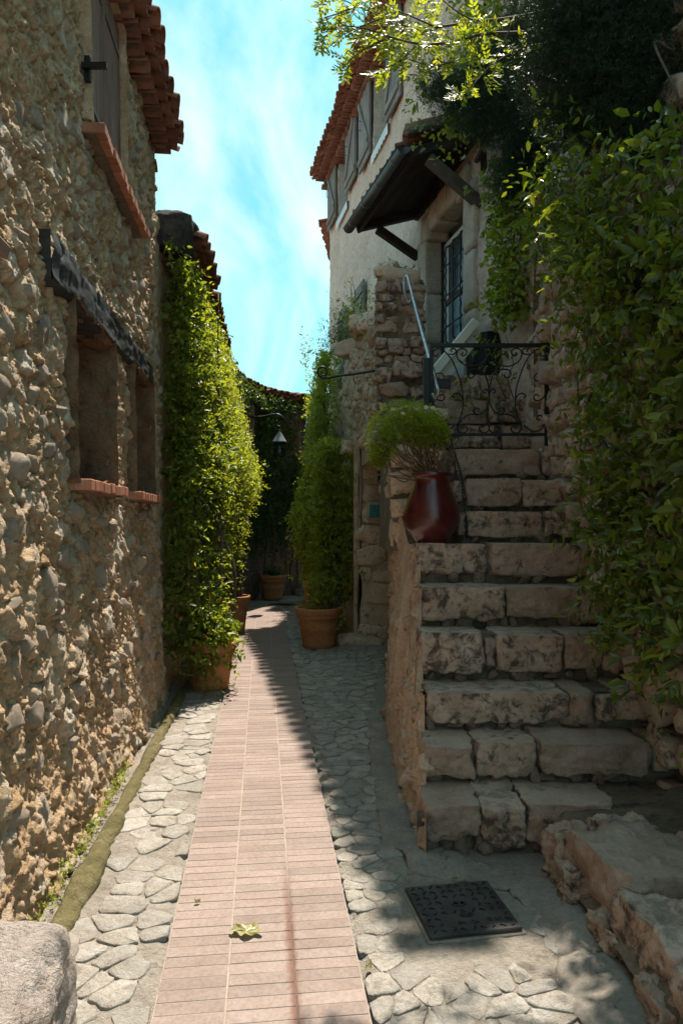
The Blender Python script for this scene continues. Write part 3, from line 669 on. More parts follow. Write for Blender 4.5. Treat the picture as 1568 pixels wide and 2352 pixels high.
# deep stone reveals of the two openings and the shutter recess
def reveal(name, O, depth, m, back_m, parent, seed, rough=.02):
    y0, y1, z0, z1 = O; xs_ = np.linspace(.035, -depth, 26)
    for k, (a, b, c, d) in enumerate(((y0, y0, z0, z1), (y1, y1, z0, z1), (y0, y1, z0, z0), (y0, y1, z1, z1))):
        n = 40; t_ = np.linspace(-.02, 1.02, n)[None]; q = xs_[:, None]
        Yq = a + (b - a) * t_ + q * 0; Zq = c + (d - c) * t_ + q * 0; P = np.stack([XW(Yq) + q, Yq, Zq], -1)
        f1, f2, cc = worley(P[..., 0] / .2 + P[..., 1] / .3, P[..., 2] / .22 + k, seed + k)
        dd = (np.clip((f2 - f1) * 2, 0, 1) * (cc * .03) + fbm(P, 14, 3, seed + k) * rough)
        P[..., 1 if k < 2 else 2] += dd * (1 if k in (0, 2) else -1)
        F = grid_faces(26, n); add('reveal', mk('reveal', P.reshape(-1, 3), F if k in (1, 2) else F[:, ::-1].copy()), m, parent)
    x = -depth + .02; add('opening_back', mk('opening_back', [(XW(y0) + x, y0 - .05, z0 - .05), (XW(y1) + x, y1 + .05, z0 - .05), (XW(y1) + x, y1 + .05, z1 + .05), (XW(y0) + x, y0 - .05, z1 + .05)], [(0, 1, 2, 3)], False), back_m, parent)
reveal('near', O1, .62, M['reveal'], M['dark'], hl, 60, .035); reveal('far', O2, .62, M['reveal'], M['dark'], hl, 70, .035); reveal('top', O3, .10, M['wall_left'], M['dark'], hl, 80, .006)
# charred lintel beam
n = 150; yy = np.linspace(3.28, 6.06, n); prof = []
for k in range(25):
    f = k / 24
    prof.append((.0 - .30 * 0, 0))
zt = lambda y: 3.0 - .01 * (y - 3.3); zb = lambda y: 2.765 + .022 * (y - 3.3)
ring = 22; V = np.zeros((n, ring, 3))
for i, y in enumerate(yy):
    for k in range(ring):
        f = k / (ring - 1)
        if f < .6: g = f / .6; x, z = .022, zt(y) + (zb(y) - zt(y)) * g
        else: g = (f - .6) / .4; x, z = .022 - .4 * g, zb(y)
        V[i, k] = (XW(y) + x, y, z)
c_ = np.arange(ring) / (ring - 1); dd = fbm(V * np.array([1, 3.0, 14]), 1.0, 4, 5) * .02 + np.minimum(0, fbm(V * np.array([1, 14, 7.]), 1.0, 3, 15) + .15) * .05 + fbm(V * np.array([1, 20, 50.]), 1.0, 2, 19) * .006
V[..., 0] += np.where(c_[None] < .6, dd, dd * .3); V[..., 2] += np.where(c_[None] >= .6, dd * .5, 0) + (fbm(V * np.array([0, 1, 0]), 2.2, 2, 3) * .008)
lin = add('lintel', mk('lintel', V.reshape(-1, 3), grid_faces(n, ring)[:, ::-1].copy()), M['wood_char'], hl, label='charred black timber lintel')
for y in (3.28, 6.06): add('beam_end', mk('beam_end', [(XW(y) + .012, y, zb(y)), (XW(y) + .012, y, zt(y)), (XW(y) - .3, y, zt(y)), (XW(y) - .3, y, zb(y))], [(0, 1, 2, 3)], False), M['wood_char'], lin)
# brick sills
brick_me = MB().box((0, 0, 0), (.17, .088, .058)).mesh('brick', bevel=.004)
for (a, b, z, pr) in ((3.66, 4.63, 1.845, .085), (5.18, 6.14, 1.845, .085), (4.0, 5.5, 3.875, .10)):
    sill = add('sill', MB().box((XW((a + b) / 2) - .02 , (a + b) / 2, z - .01), (.14, b - a - .02, .05), Euler((0, 0, math.atan(.1))).to_matrix()).mesh('sill'), M['roof_mortar'], hl)
    k = int(round((b - a) / .0935))
    for i in range(k):
        y = a + (i + .5) * (b - a) / k
        add('brick', brick_me, M['brick'], sill, TRS((XW(y) + pr - .085 + rr.uniform(-.006, .006), y, z + rr.uniform(-.003, .003)), (rr.gauss(0, .02), rr.gauss(0, .02), math.atan(.1) + rr.gauss(0, .02))))
# brown board shutters of the upper window
rotw = math.atan(.1)
for k, (a, b) in enumerate(((4.03, 4.53), (4.555, 5.04))):
    sh = add('shutter', MB().box((XW((a + b) / 2) - .045, (a + b) / 2, 4.52), (.018, b - a, 1.20), Euler((0, 0, rotw)).to_matrix()).mesh('shutter'), M['wood_brown'], hl)
    for i in range(5):
        w = (b - a) / 5; y = a + (i + .5) * w
        add('plank', MB().box((0, 0, 0), (.022, w - .008, 1.21)).mesh('plank', bevel=.003), M['wood_brown'], sh, TRS((XW(y) - .026, y, 4.52), (0, 0, rotw)))
    for z in (4.10, 4.92):
        y = (a + b) / 2; hg = add('strap_hinge', MB().box((0, 0, 0), (.008, b - a - .08, .03)).mesh('strap_hinge', bevel=.002), M['zinc_band'], sh, TRS((XW(y) - .008, y, z), (0, 0, rotw)))
mb = MB().box((XW(4.0) + .06, 3.98, 4.20), (.14, .025, .03)).box((XW(4.0) + .012, 4.01, 4.20), (.03, .03, .14)); add('shutter_stay', mb.mesh('shutter_stay'), M['iron'], hl)
mb = MB().box((0, 0, 0), (.20, .12, .05)); add('beam_stub', mb.mesh('beam_stub', bevel=.006), M['wood_brown'], hl, TRS((XW(2.58) - .01, 2.50, 2.64), (0, .25, rotw)))
add('eave_beam', MB().box((XW(4.9) - .0, 4.2, 5.17), (.10, 4.6, .12), Euler((0, 0, rotw)).to_matrix()).mesh('eave_beam', bevel=.01), M['wood_dark'], hl)
nW = (.995, .0995)
eave(hl, (XW(3.4), 3.4), (XW(6.72), 6.72), nW, 5.15, .25, 1, 2, .2, .25, 1)
hl.rotation_euler = (0, math.radians(-.8), 0)                # the old wall leans back a little
# ---------------------------------------------------------------- lower house behind it, hidden by the climbers
h2 = thing('low_ivy_house', 'low house under a tiled eave, its walls hidden by climbers, behind the rubble house', 'house', (XW(9), 9, 0))
def plain_wall(name, pts, z0, z1, m, parent, step=.06, amp=.03, seed=0, zs=.06):
    pts = np.array(pts, float); d = np.concatenate([[0], np.cumsum(np.linalg.norm(np.diff(pts, axis=0), axis=1))]); s = np.linspace(0, d[-1], int(d[-1] / step) + 2); z = np.linspace(z0, z1, int((z1 - z0) / zs) + 2)
    X = np.interp(s, d, pts[:, 0]); Y = np.interp(s, d, pts[:, 1]); T = np.stack([np.gradient(X), np.gradient(Y)], -1); T /= np.linalg.norm(T, axis=1, keepdims=True)
    Sg, Zg = np.meshgrid(s, z, indexing='ij'); D = wall_disp(Sg, Zg, seed, amp)
    V = np.stack([X[:, None] + T[:, 1][:, None] * D, Y[:, None] - T[:, 0][:, None] * D, Zg], -1)
    return add(name, mk(name, V.reshape(-1, 3), grid_faces(len(s), len(z))), m, parent)
plain_wall('wall', [(XW(6.4) - .05, 6.4), (XW(11.25), 11.25)], -.05, 4.5, M['wall_left'], h2, .05, .8, 3, .05)
h2.rotation_euler = (0, math.radians(-.4), 0)
V = [(XW(6.7) - .05, 6.7), (XW(11.2) - .05, 11.2), (XW(11.2) - 4, 11.2), (XW(6.7) - 4, 6.7)]; V = [(*v, 0) for v in V] + [(*v, 4.45) for v in V]
add('body', mk('body', V, [(1, 2, 6, 5), (2, 3, 7, 6), (3, 0, 4, 7), (4, 5, 6, 7), (0, 1, 5, 4)], False), M['wall_left'], h2)
eave(h2, (XW(6.95), 6.95), (XW(8.45), 8.45), nW, 4.34, .40, 1, 2, .19, .32, 2)
eave(h2, (XW(8.55), 8.55), (XW(11.2), 11.2), nW, 4.30, .38, 1, 2, .19, .32, 3)
Vb, Fb = rock(55, (.36, .42, .36), n=9, rnd=.2, cuts=7, rough=.02); add('verge_mortar', mk('verge_mortar', Vb, Fb), M['black_stone'], h2, TRS((XW(6.9) + .09, 6.86, 4.41), (0, .28, 0)))
# ---------------------------------------------------------------- house closing the end of the alley
hb = thing('end_house', 'ivy covered house with a curved tiled eave closing the end of the alley', 'house', (-1.4, 16, 0))
BP = [(-2.10, 11.2), (-2.24, 12.4), (-2.26, 13.4), (-2.14, 14.4), (-1.80, 15.5), (-1.20, 16.4), (-.4, 16.85), (.6, 16.9), (2.0, 16.8)]
plain_wall('wall', BP, -.05, 4.55, M['retain_mortar'], hb, .07, .8, 5, .07)
for i in range(len(BP) - 1):
    a, b = BP[i], BP[i + 1]; t_ = np.array(b) - np.array(a); o_ = (t_[1], -t_[0])
    eave(hb, a, b, o_, 4.36 + .02 * i, .32, 3, 1, .2, .22, 10 + i, deck=1.6)
# ---------------------------------------------------------------- right house
hr = thing('plaster_house', 'tall cream plaster house with grey shutters and a canopied door above the stairs', 'house', (1.0, 9.5, 0))
Y0, Y1, ZT = 4.60, 15.3, 9.25
WINS = [(13.50, 14.30, 7.72, 9.18), (10.72, 11.52, 7.62, 9.15), (12.75, 13.35, 4.35, 5.55)]
DO = (7.62, 8.88, 2.9, 5.22)
yg = pieces([Y0, DO[0], DO[1], WINS[1][0], WINS[1][1], WINS[2][0], WINS[2][1], WINS[0][0], WINS[0][1], Y1], [.03] * 9)
zg = pieces([0, DO[2], WINS[2][2], DO[3], WINS[2][3], WINS[1][2], WINS[0][2], WINS[1][3], WINS[0][3], ZT], [.04] * 9)
Yw, Zw = np.meshgrid(yg, zg, indexing='ij'); P = np.stack([XH(Yw), Yw, Zw], -1)
lowm = np.clip((5.6 - Zw) / 1.2, 0, 1)
dw = fbm(P, 1.3, 3, 91) * .03 + fbm(P, 9, 3, 92, .6) * .016 * (1 + lowm) + np.minimum(0, fbm(P, 17, 2, 95) + .25) * .03
f1, f2, cc = worley(Yw / .33, Zw / .26, 44); dw += np.clip((f2 - f1) * 2, 0, 1) * cc * .05 * lowm
yc = (yg[:-1] + yg[1:]) / 2; zc = (zg[:-1] + zg[1:]) / 2; keep = np.ones((len(yc), len(zc)), bool)
keep &= (yc > 7.3)[:, None] | (zc < 5.2)[None]
for (a, b, c, d) in WINS + [DO]: keep &= ~((yc > a) & (yc < b))[:, None] | ~((zc > c) & (zc < d))[None]
Vw = P.copy(); Vw[..., 0] -= dw
add('wall', mk('wall', Vw.reshape(-1, 3), grid_faces(len(yg), len(zg), keep)[:, ::-1].copy()), M['plaster'], hr)
b_ = [(XH(Y0) + .12, Y0), (XH(7.3) + .06, 7.3), (XH(7.3) + 5, 8.3), (XH(Y0) + 5, Y0)]; V = [(*v, 1.9) for v in b_] + [(*v, 5.18) for v in b_]
add('annex_body', mk('annex_body', V, [(1, 2, 6, 5), (2, 3, 7, 6), (3, 0, 4, 7), (4, 5, 6, 7)], False), M['plaster'], hr)
b_ = [(XH(7.3) + .06, 7.3), (XH(Y1) + .06, Y1), (XH(Y1) + 6, Y1 + 1.2), (XH(7.3) + 6, 8.5)]; V = [(*v, 0) for v in b_] + [(*v, ZT) for v in b_]
add('body', mk('body', V, [(1, 2, 6, 5), (2, 3, 7, 6), (3, 0, 4, 7), (4, 5, 6, 7)], False), M['plaster'], hr)
V = [(1.80, 4.9), (1.80, 7.34), (6, 7.34), (6, 4.9)]; V = [(*v, 4.9) for v in V] + [(*v, 9.3) for v in V]  # added block that keeps the sun off the creeper and terrace
add('added_shade_block', mk('added_shade_block', V, [(0, 1, 5, 4), (1, 2, 6, 5), (2, 3, 7, 6), (3, 0, 4, 7), (4, 5, 6, 7)], False), M['plaster'], hr)
nH = (-.9786, -.2055); rotH = -math.atan(-.21)
eave(hr, (XH(7.25) + .06, 7.25), (XH(15.35), 15.35), nH, 9.02, .42, 1, 2, .205, .3, 21, deck=5.0)
RH = Euler((0, 0, math.atan(.21))).to_matrix()
def onH(y, z, off): return Vector((XH(y) - off * .9786, y - off * .2055, z))
def boxH(y, z, off, d): return MB().box((0, 0, 0), d), Matrix.Translation(onH(y, z, off)) @ RH.to_4x4()
def recess(O, depth, m, parent, name='window_reveal'):
    y0, y1, z0, z1 = O; q = [onH(y, z, o) for o in (.01, -depth) for (y, z) in ((y0, z0), (y1, z0), (y1, z1), (y0, z1))]
    return add(name, mk(name, q, [(0, 1, 5, 4), (1, 2, 6, 5), (2, 3, 7, 6), (3, 0, 4, 7)], False), m, parent)
def window(O, depth=.28):
    y0, y1, z0, z1 = O; recess(O, depth + .06, M['blue_plaster'], hr)
    fr = MB(); w = y1 - y0; m_, Mx = boxH((y0 + y1) / 2, (z0 + z1) / 2, -depth, (.05, w, z1 - z0)); win = add('window', m_.mesh('window'), M['glass'], hr, Mx)
    for dy in (-w / 2 + .03, 0, w / 2 - .03): fr.box((-.03, dy, 0), (.03, .05, z1 - z0))
    for dz in (-(z1 - z0) / 2 + .03, -.2, .25, (z1 - z0) / 2 - .03): fr.box((-.034, 0, dz), (.024, w, .045))
    add('window_frame', fr.mesh('window_frame'), M['wood_grey'], win, Mx)
for w_ in WINS: window(w_)
def shutter(y0, y1, z0, z1, flip, m, parent, place, tag_=None):
    """board shutter with two ledges and a brace, folded back on the wall"""
    w = y1 - y0; h = z1 - z0; yc_ = (y0 + y1) / 2; zc_ = (z0 + z1) / 2; Mx = place(yc_, zc_, .05)
    sh = add('shutter', MB().box((.004, 0, 0), (.012, w, h - .02)).mesh('shutter'), m, parent, Mx)
    for i in range(4):
        hh = h + rr.uniform(-.03, .02)
        add('plank', MB().box((-.014, -w / 2 + (i + .5) * w / 4, 0), (.024, w / 4 - .009, hh)).mesh('plank', bevel=.003), m, sh, Mx)
    for dz in (-h / 2 + .16, h / 2 - .16): add('ledge', MB().box((-.04, 0, dz), (.028, w - .04, .10)).mesh('ledge', bevel=.004), m, sh, Mx)
    L = math.hypot(w - .12, h - .52); an = math.atan2(h - .52, w - .12) * flip
    add('brace', MB().box((-.041, 0, 0), (.026, L, .085), Euler((an, 0, 0)).to_matrix()).mesh('brace', bevel=.004), m, sh, Mx)
    add('latch', tube_me('latch', [(-.05, .1, -.1), (-.10, .1, -.1), (-.10, .1, .06), (-.05, .1, .06)], .007), M['iron'], sh, Mx)
    return sh
plH = lambda y, z, o: Matrix.Translation(onH(y, z, o)) @ RH.to_4x4()
shutter(14.36, 15.18, 7.82, 9.22, 1, M['wood_grey'], hr, plH); shutter(12.62, 13.44, 7.80, 9.20, -1, M['wood_grey'], hr, plH)
shutter(11.60, 12.36, 7.66, 9.10, 1, M['wood_grey'], hr, plH); shutter(9.92, 10.66, 7.60, 9.05, -1, M['wood_grey'], hr, plH)
shutter(13.40, 14.05, 4.30, 5.75, 1, M['wood_grey'], hr, plH); shutter(12.0, 12.70, 4.25, 5.75, -1, M['wood_grey'], hr, plH)
for (a, b, z) in ((13.40, 14.42, 7.70), (10.62, 11.60, 7.60)):
    V = []; n = 24
    for i in range(n + 1):
        y = a + (b - a) * i / n; V += [onH(y, z, .05), onH(y, z - .14 - .025 * math.sin(i * 1.9) - .012 * math.sin(i * 4.1), .045), onH(y, z + .02, -.2)]
    F = []
    for i in range(n): F += [(3 * i, 3 * i + 3, 3 * i + 4, 3 * i + 1), (3 * i, 3 * i + 2, 3 * i + 5, 3 * i + 3)]
    add('sill_flashing', mk('sill_flashing', V, F), M['lead'], hr)
# stone door surround
recess(DO, .30, M['jamb'], hr, 'door_reveal')
zz = 2.95; k = 0
for (h) in (.40, .52, .62, .74):
    for side in (0, 1):
        Vb, Fb = rock(300 + k, (.26, .34 if side == 0 else .30, h - .015), n=7, rnd=.06, cuts=5, rough=.005, depth=.06)
        y = DO[1] + .13 if side == 0 else DO[0] - .13
        add('jamb_stone', mk('jamb_stone', Vb, Fb), M['jamb'], hr, Matrix.Translation(onH(y, zz + h / 2, -.07)) @ RH.to_4x4()); k += 1
    zz += h
for i in range(5):
    f = (i - 2) / 2; Vb, Fb = rock(330 + i, (.28, .32, .30), n=6, rnd=.08, cuts=5, rough=.006, depth=.06)
    add('arch_stone', mk('arch_stone', Vb, Fb), M['jamb'], hr, Matrix.Translation(onH(8.25 + f * .60, 5.36 - .07 * f * f, -.06)) @ RH.to_4x4() @ Euler((f * .14, 0, 0)).to_matrix().to_4x4())
# glazed door with iron bars
dm = plH(8.25, 0, -.20)
door = add('door', MB().box((0, 0, 3.95), (.05, 1.22, 2.3)).mesh('door'), M['door_white'], hr, dm)
pl = MB()
for y in (-.61, .61): pl.box((-.03, y, 4.06), (.06, .05, 2.30))
add('door_frame', pl.mesh('door_frame'), M['wood_dark'], door, dm)
for z, hh in ((4.70, .66), (4.02, .58)):
    for y in (-.27, .20): add('door_pane', MB().box((-.03, y, z), (.012, .42, hh)).mesh('door_pane'), M['glass_blue'] if z < 4.5 else M['glass'], door, dm)
add('door_rail', MB().box((-.036, 0, 4.34), (.03, 1.0, .06)).mesh('door_rail'), M['wood_strut'], door, dm)
for y in (-.36, -.14, .10, .34):
    pts = [(-.05, y, 3.80), (-.10, y, 3.84)] + [(-.10 + .005 * math.sin(i * 2.1), y + .005 * math.cos(i * 2.1), 3.84 + i * .045) for i in range(1, 26)] + [(-.05, y, 5.0)]
    add('iron_bar', tube_me('iron_bar', pts, .011, 5), M['iron'], door, dm)
for z in (4.0, 4.38, 4.74): add('cross_bar', tube_me('cross_bar', [(-.10, -.50, z), (-.10, .50, z)], .010, 5), M['iron'], door, dm)
# canopy over the door
cn = add('canopy', MB().box((0, 0, 0), (.06, 2.15, .12)).mesh('canopy'), M['wood_dark'], hr, plH(8.28, 5.66, .02), label='tiled wooden canopy over the door with a round gutter')
CA = Vector((.665, 7.2, 5.44)); CB = Vector((.15, 9.25, 5.50))         # gutter line
wallp = lambda f: Vector((XH(7.25 + f * 2.05), 7.25 + f * 2.05, 5.72))
for i in range(6):
    f0, f1 = i / 6 + .004, (i + 1) / 6 - .004; A_, B_ = CA.lerp(wallp(0), f0), CB.lerp(wallp(1), f0); C_, D_ = CA.lerp(wallp(0), f1), CB.lerp(wallp(1), f1)
    V = [A_, B_, D_, C_]; V += [v + Vector((0, 0, .025)) for v in V]
    add('plank', mk('plank', V, [(0, 1, 2, 3), (7, 6, 5, 4), (0, 4, 5, 1), (1, 5, 6, 2), (2, 6, 7, 3), (3, 7, 4, 0)], False), M['wood_dark'], cn)
for f in (0.03, .97):
    a = CA.lerp(CB, f) + Vector((.03, 0, -.05)); b = wallp(f) + Vector((0, 0, -.06)); dv = b - a
    R = dv.to_track_quat('X', 'Z').to_matrix(); add('rafter', MB().box((a + b) / 2, (dv.length, .09, .10), R).mesh('rafter', bevel=.006), M['wood_dark'], cn)
R = (CB - CA).to_track_quat('X', 'Z').to_matrix()
add('fascia', MB().box((CA + CB) / 2 + Vector((.075, 0, -.03)), ((CB - CA).length, .035, .13), R).mesh('fascia', bevel=.004), M['wood_dark'], cn)
n = 16; V = []; F = []
for i in range(2):
    p = CA.lerp(CB, -.02 + 1.04 * i) + Vector((-.045, 0, -.015))
    for rad in (.068, .062):
        for k in range(n + 1): w = math.pi * (1 + k / n); V.append(p + Vector((math.cos(w) * rad, 0, math.sin(w) * rad)))
m_ = n + 1
for k in range(n): F += [(k, k + 1, 2 * m_ + k + 1, 2 * m_ + k), (m_ + k, 3 * m_ + k, 3 * m_ + k + 1, m_ + k + 1)]
F += [tuple(range(m_)), tuple(range(2 * m_, 3 * m_))[::-1]]
gut = add('gutter', mk('gutter', V, F), M['zinc'], cn)
add('gutter_lip', tube_me('gutter_lip', [CA.lerp(CB, -.02) + Vector((-.113, 0, -.012)), CA.lerp(CB, 1.02) + Vector((-.113, 0, -.012))], .010), M['zinc'], gut)
for f in (.10, .36, .62, .90):
    c = CA.lerp(CB, f) + Vector((-.045, 0, -.015)); q = (CB - CA).normalized() * .012; V = []
    for s_ in (-1, 1):
        for k in range(n + 1): w = math.pi * (1 + k / n); V.append(c + q * s_ + Vector((math.cos(w) * .073, 0, math.sin(w) * .073)))
    add('gutter_band', mk('gutter_band', V, [(k, k + 1, m_ + k + 1, m_ + k) for k in range(n)]), M['zinc_band'], gut)
def beam(a, b, w, m, parent, name):
    dv = Vector(b) - Vector(a); return add(name, MB().box((Vector(a) + Vector(b)) / 2, (dv.length, w, w), dv.to_track_quat('X', 'Z').to_matrix()).mesh(name, bevel=.01), m, parent)
beam((.885, 7.27, 5.36), (XH(7.36) + .03, 7.36, 4.93), .105, M['wood_strut'], cn, 'strut')
beam((.46, 9.15, 5.42), (XH(9.36) + .03, 9.36, 5.12), .10, M['wood_dark'], cn, 'strut')
ra = random.Random(9)
for i in range(11):
    for q in range(2):
        for kind in (0, 1):
            f = (i + .5 * kind) / 11; back = q * .4; a = CA.lerp(CB, f); b = wallp(f); dv = (b - a).normalized(); p = a + dv * (back - .02 + ra.uniform(-.02, .02))
            Mx = Matrix.Translation(p + Vector((0, 0, .06 if not kind else .115))) @ dv.to_track_quat('X', 'Z').to_matrix().to_4x4() @ (Euler((math.pi, 0, 0)).to_matrix().to_4x4() if kind else Matrix())
            add('canopy_tile', TILE[i % 3], M['roof'], cn, Mx)
Vb, Fb = rock(77, (.80, .16, .09), n=10, rnd=.12, cuts=10, rough=.02); add('verge_mortar', mk('verge_mortar', Vb, Fb), M['roof_mortar'], cn, TRS((1.02, 7.22, 5.69), (0, -.24, .05)))
for i in range(4): Vb, Fb = rock(80 + i, (.30, .10, .035), n=4, rnd=.1, cuts=4, rough=.004); add('slate', mk('slate', Vb, Fb), M['black_stone'], cn, TRS((.80 + i * .13, 7.13, 5.555 + i * .035), (.05, -.2, .1)))
add('drain_pipe', tube_me('drain_pipe', [onH(7.3, 5.35, .05), onH(6.9, 5.42, .06), onH(6.3, 5.46, .06)], .03), M['zinc'], hr)
# roof corner of a farther house
hf = thing('far_roof_house', 'sliver of a farther house with a tiled eave behind the plaster house corner', 'house', (.3, 18, 0))
add('wall', mk('wall', [(-.28, 17.6, 0), (3, 18.5, 0), (3, 18.5, 9.0), (-.28, 17.6, 9.0), (0.1, 22, 0), (0.1, 22, 9)], [(0, 1, 2, 3), (4, 0, 3, 5)], False), M['plaster'], hf)
eave(hf, (-.27, 17.55), (.1, 22.0), (-.99, .1), 9.0, .28, 1, 1, .2, .25, 41, deck=2)

def front(name, x0, x1, y, z0, z1, m, parent, courses, seed, mst, depth=.4, top=None):
    nx, nz = 24, int((z1 - z0) / .03); A = np.stack(np.meshgrid(np.linspace(x0, x1, nx), np.linspace(z0, z1, nz), indexing='ij'), -1)
    Pq = np.stack([A[..., 0], A[..., 0] * 0 + y, A[..., 1]], -1); Pq[..., 1] -= fbm(Pq, 7, 4, seed) * .035
    core = add(name, mk(name, Pq.reshape(-1, 3), grid_faces(nx, nz)), m, parent); rq = np.random.default_rng(seed); z = z0; k = 0
    while z < z1 - .04:
        h = min(rq.uniform(*courses), z1 - z); x = x0 - .02
        while x < x1 - .05:
            w = min(rq.uniform(.8, 2.2) * h, x1 + .02 - x)
            if x1 - x - w < .09: w = x1 + .02 - x
            Vb, Fb = rock(seed * 50 + k, (w * .97, .22, h * .90), n=8, rnd=.2, cuts=14, rough=.016, depth=.26); k += 1
            add('stone', mk('stone', Vb, Fb), mst, core, TRS((x + w / 2, y + .055 + rq.uniform(-.03, .04), z + h / 2 + rq.uniform(-.025, .025)), (rq.normal(0, .06), rq.normal(0, .11), rq.normal(0, .09)))); x += w
        z += h
    return core
# ---------------------------------------------------------------- stairs
st = thing('stone_stairs', 'worn steep limestone stairs climbing right to the door of the plaster house', 'stairs', (.9, 4, 0))
SY = [3.55, 3.86, 4.12, 4.45, 4.78, 5.05, 5.33, 5.58, 5.83, 6.08, 6.33, 6.58]
SV = [1850, 1705, 1590, 1455, 1345, 1248, 1172, 1097, 1030, 975, 917, 857]
SZ = [CAM_H + (1200 - v) / 1636 * y for v, y in zip(SV, SY)]
SU = [[(975, 1106), (1108, 1206), (1212, 1420)], [(975, 1088), (1094, 1232), (1238, 1492), (1500, 1560)], [(978, 1308), (1312, 1364), (1370, 1412), (1416, 1500)],
      [(968, 1108), (1112, 1136), (1140, 1290), (1294, 1382), (1388, 1440)], [(968, 1158), (1161, 1332), (1336, 1400)], [(958, 1120), (1124, 1330), (1334, 1375)],
      [(1052, 1066), (1069, 1246), (1250, 1330)], [(1044, 1066), (1069, 1196), (1200, 1312)], [(1000, 1040), (1045, 1242), (1246, 1298)],
      [(1000, 1150), (1154, 1275)], [(1000, 1118), (1122, 1240)], [(1000, 1100), (1104, 1225)]]
kk = 0; r = np.random.default_rng(3)
for i, (y, z) in enumerate(zip(SY, SZ)):
    zprev = SZ[i - 1] if i else 0.0; ynext = SY[i + 1] if i < 11 else 6.9; rise = z - zprev
    for (u0, u1) in SU[i]:
        x0, x1 = [(u - 784) / 1636 * y for u in (u0, u1)]; w = x1 - x0; big = w > .12
        dep = (ynext - y) + .16; h = rise * (r.uniform(.78, .90) if i > 1 else r.uniform(.74, .86)); h = h if big else h * .8
        Vb, Fb = rock(400 + kk, (w, dep, h), n=20 if w > .2 else 8, rnd=.03 if i > 2 else .06, cuts=9, rough=.020, depth=.09); kk += 1
        Vb[:, 2] = np.minimum(Vb[:, 2], h * .46 + fbm(Vb + kk, 7, 2, kk) * .006)          # foot-worn flat tread
        add('step_stone', mk('step_stone', Vb, Fb), M['step'], st, TRS(((x0 + x1) / 2, y + dep / 2 + r.uniform(-.02, .02), z - h / 2 + r.uniform(-.010, .008) - (.02 if not big else 0)), (r.normal(0, .015), r.normal(0, .012), r.normal(0, .02))))
# small packing stones under the treads
for i, (y, z) in enumerate(zip(SY, SZ)):
    zprev = SZ[i - 1] if i else 0.0
    for j in range(9 if i < 5 else 4):
        u = r.uniform(985, [1250, 1480, 1400, 1380, 1330, 1300, 1290, 1290, 1280, 1180, 1160, 1150][i]); s_ = r.uniform(.04, .09)
        add('packing_stone', ROCKS[j % 14], M['step'], st, TRS(((u - 784) / 1636 * y, y + .045, zprev + s_ * .35), (r.uniform(0, 3), r.uniform(0, 3), r.uniform(0, 3)), (s_ * 1.5, s_, s_ * .8)))
# stepped core carrying the stones
def stepped(xl, xr, m, name, back, drop, parent):
    mbk = MB()
    for i, (y, z) in enumerate(zip(SY, SZ)):
        y1 = SY[i + 1] if i < 11 else 9.4
        nx, nz = 36, 8; zl = SZ[i - 1] - .05 if i else -.05
        xsx = np.linspace(xl(y), xr(y), nx)
        # riser and tread as rough sheets
        zs_ = np.linspace(zl, z - drop, nz); A = np.stack(np.meshgrid(xsx, zs_, indexing='ij'), -1); Pr = np.stack([A[..., 0], A[..., 0] * 0 + y + back, A[..., 1]], -1)
        Pr[..., 1] += fbm(Pr, 9, 3, 5 + i) * .03
        mbk.put(Pr.reshape(-1, 3), grid_faces(nx, nz))
        ys_ = np.linspace(y + back, y1 + back + .02, 12); A = np.stack(np.meshgrid(xsx, ys_, indexing='ij'), -1); Pt = np.stack([A[..., 0], A[..., 1], A[..., 0] * 0 + z - drop], -1); Pt[..., 2] += fbm(Pt, 8, 3, 9 + i) * .012
        mbk.put(Pt.reshape(-1, 3), grid_faces(nx, 12))
    return add(name, mk(name, mbk.V, np.array(mbk.F)), m, parent)
stepped(lambda y: .115 * y + .02 if y < 5.2 else (.167 * y if y < 5.7 else .13 * y), lambda y: max(1.75, 2.15 - .0 * y) if y < 6.2 else XH(y) + .2, M['step_core'], 'stair_core', .075, .022, st)
# rubble side wall facing the alley
sy = np.arange(3.47, 8.5, .022); tt = np.linspace(0, 1, 96)
ztop = np.interp(sy, [3.4, 3.56, 3.85, 3.87, 4.11, 4.13, 4.44, 4.46, 4.77, 4.79, 5.04, 5.06, 5.6, 6.3, 8.5], [SZ[0] - .07, SZ[0] - .03, SZ[0] - .02, SZ[1] - .04, SZ[1] - .02, SZ[2] - .04, SZ[2] - .02, SZ[3] - .04, SZ[3] - .02, SZ[4] - .04, SZ[4] - .02, SZ[5] - .03, SZ[5] - .02, 2.55, 2.75])
xtop = np.interp(sy, [3.4, 3.6, 4.5, 5.0, 5.5, 6.1, 7, 8.5], [.40, .43, .51, .555, .55, .38, .36, .32]); bx = XS(sy)
Tg = tt[None]; Zs = Tg * ztop[:, None] - .04 * (1 - Tg); e = np.where(sy[:, None] < 5.3, Tg, Tg ** 3)
lean = np.interp(sy, [5.0, 6, 8.5], [0, .10, .02])[:, None] * np.sin(np.clip(Tg, 0, 1) * math.pi) ** 1.0
Xs_ = bx[:, None] * (1 - e) + xtop[:, None] * e + lean; Ys_ = sy[:, None] + Tg * 0
Dd = wall_disp(Ys_ * 1.15, Zs, 8, 1.5) - .02; fr = np.clip((Ys_ - 3.47) / .16, 0, 1); Xs_ = Xs_ - np.maximum(Dd, -.004) * fr
sidew = add('side_wall', mk('side_wall', np.stack([Xs_, Ys_ , Zs], -1).reshape(-1, 3), grid_faces(*Xs_.shape)[:, ::-1].copy()), M['warm'], st)
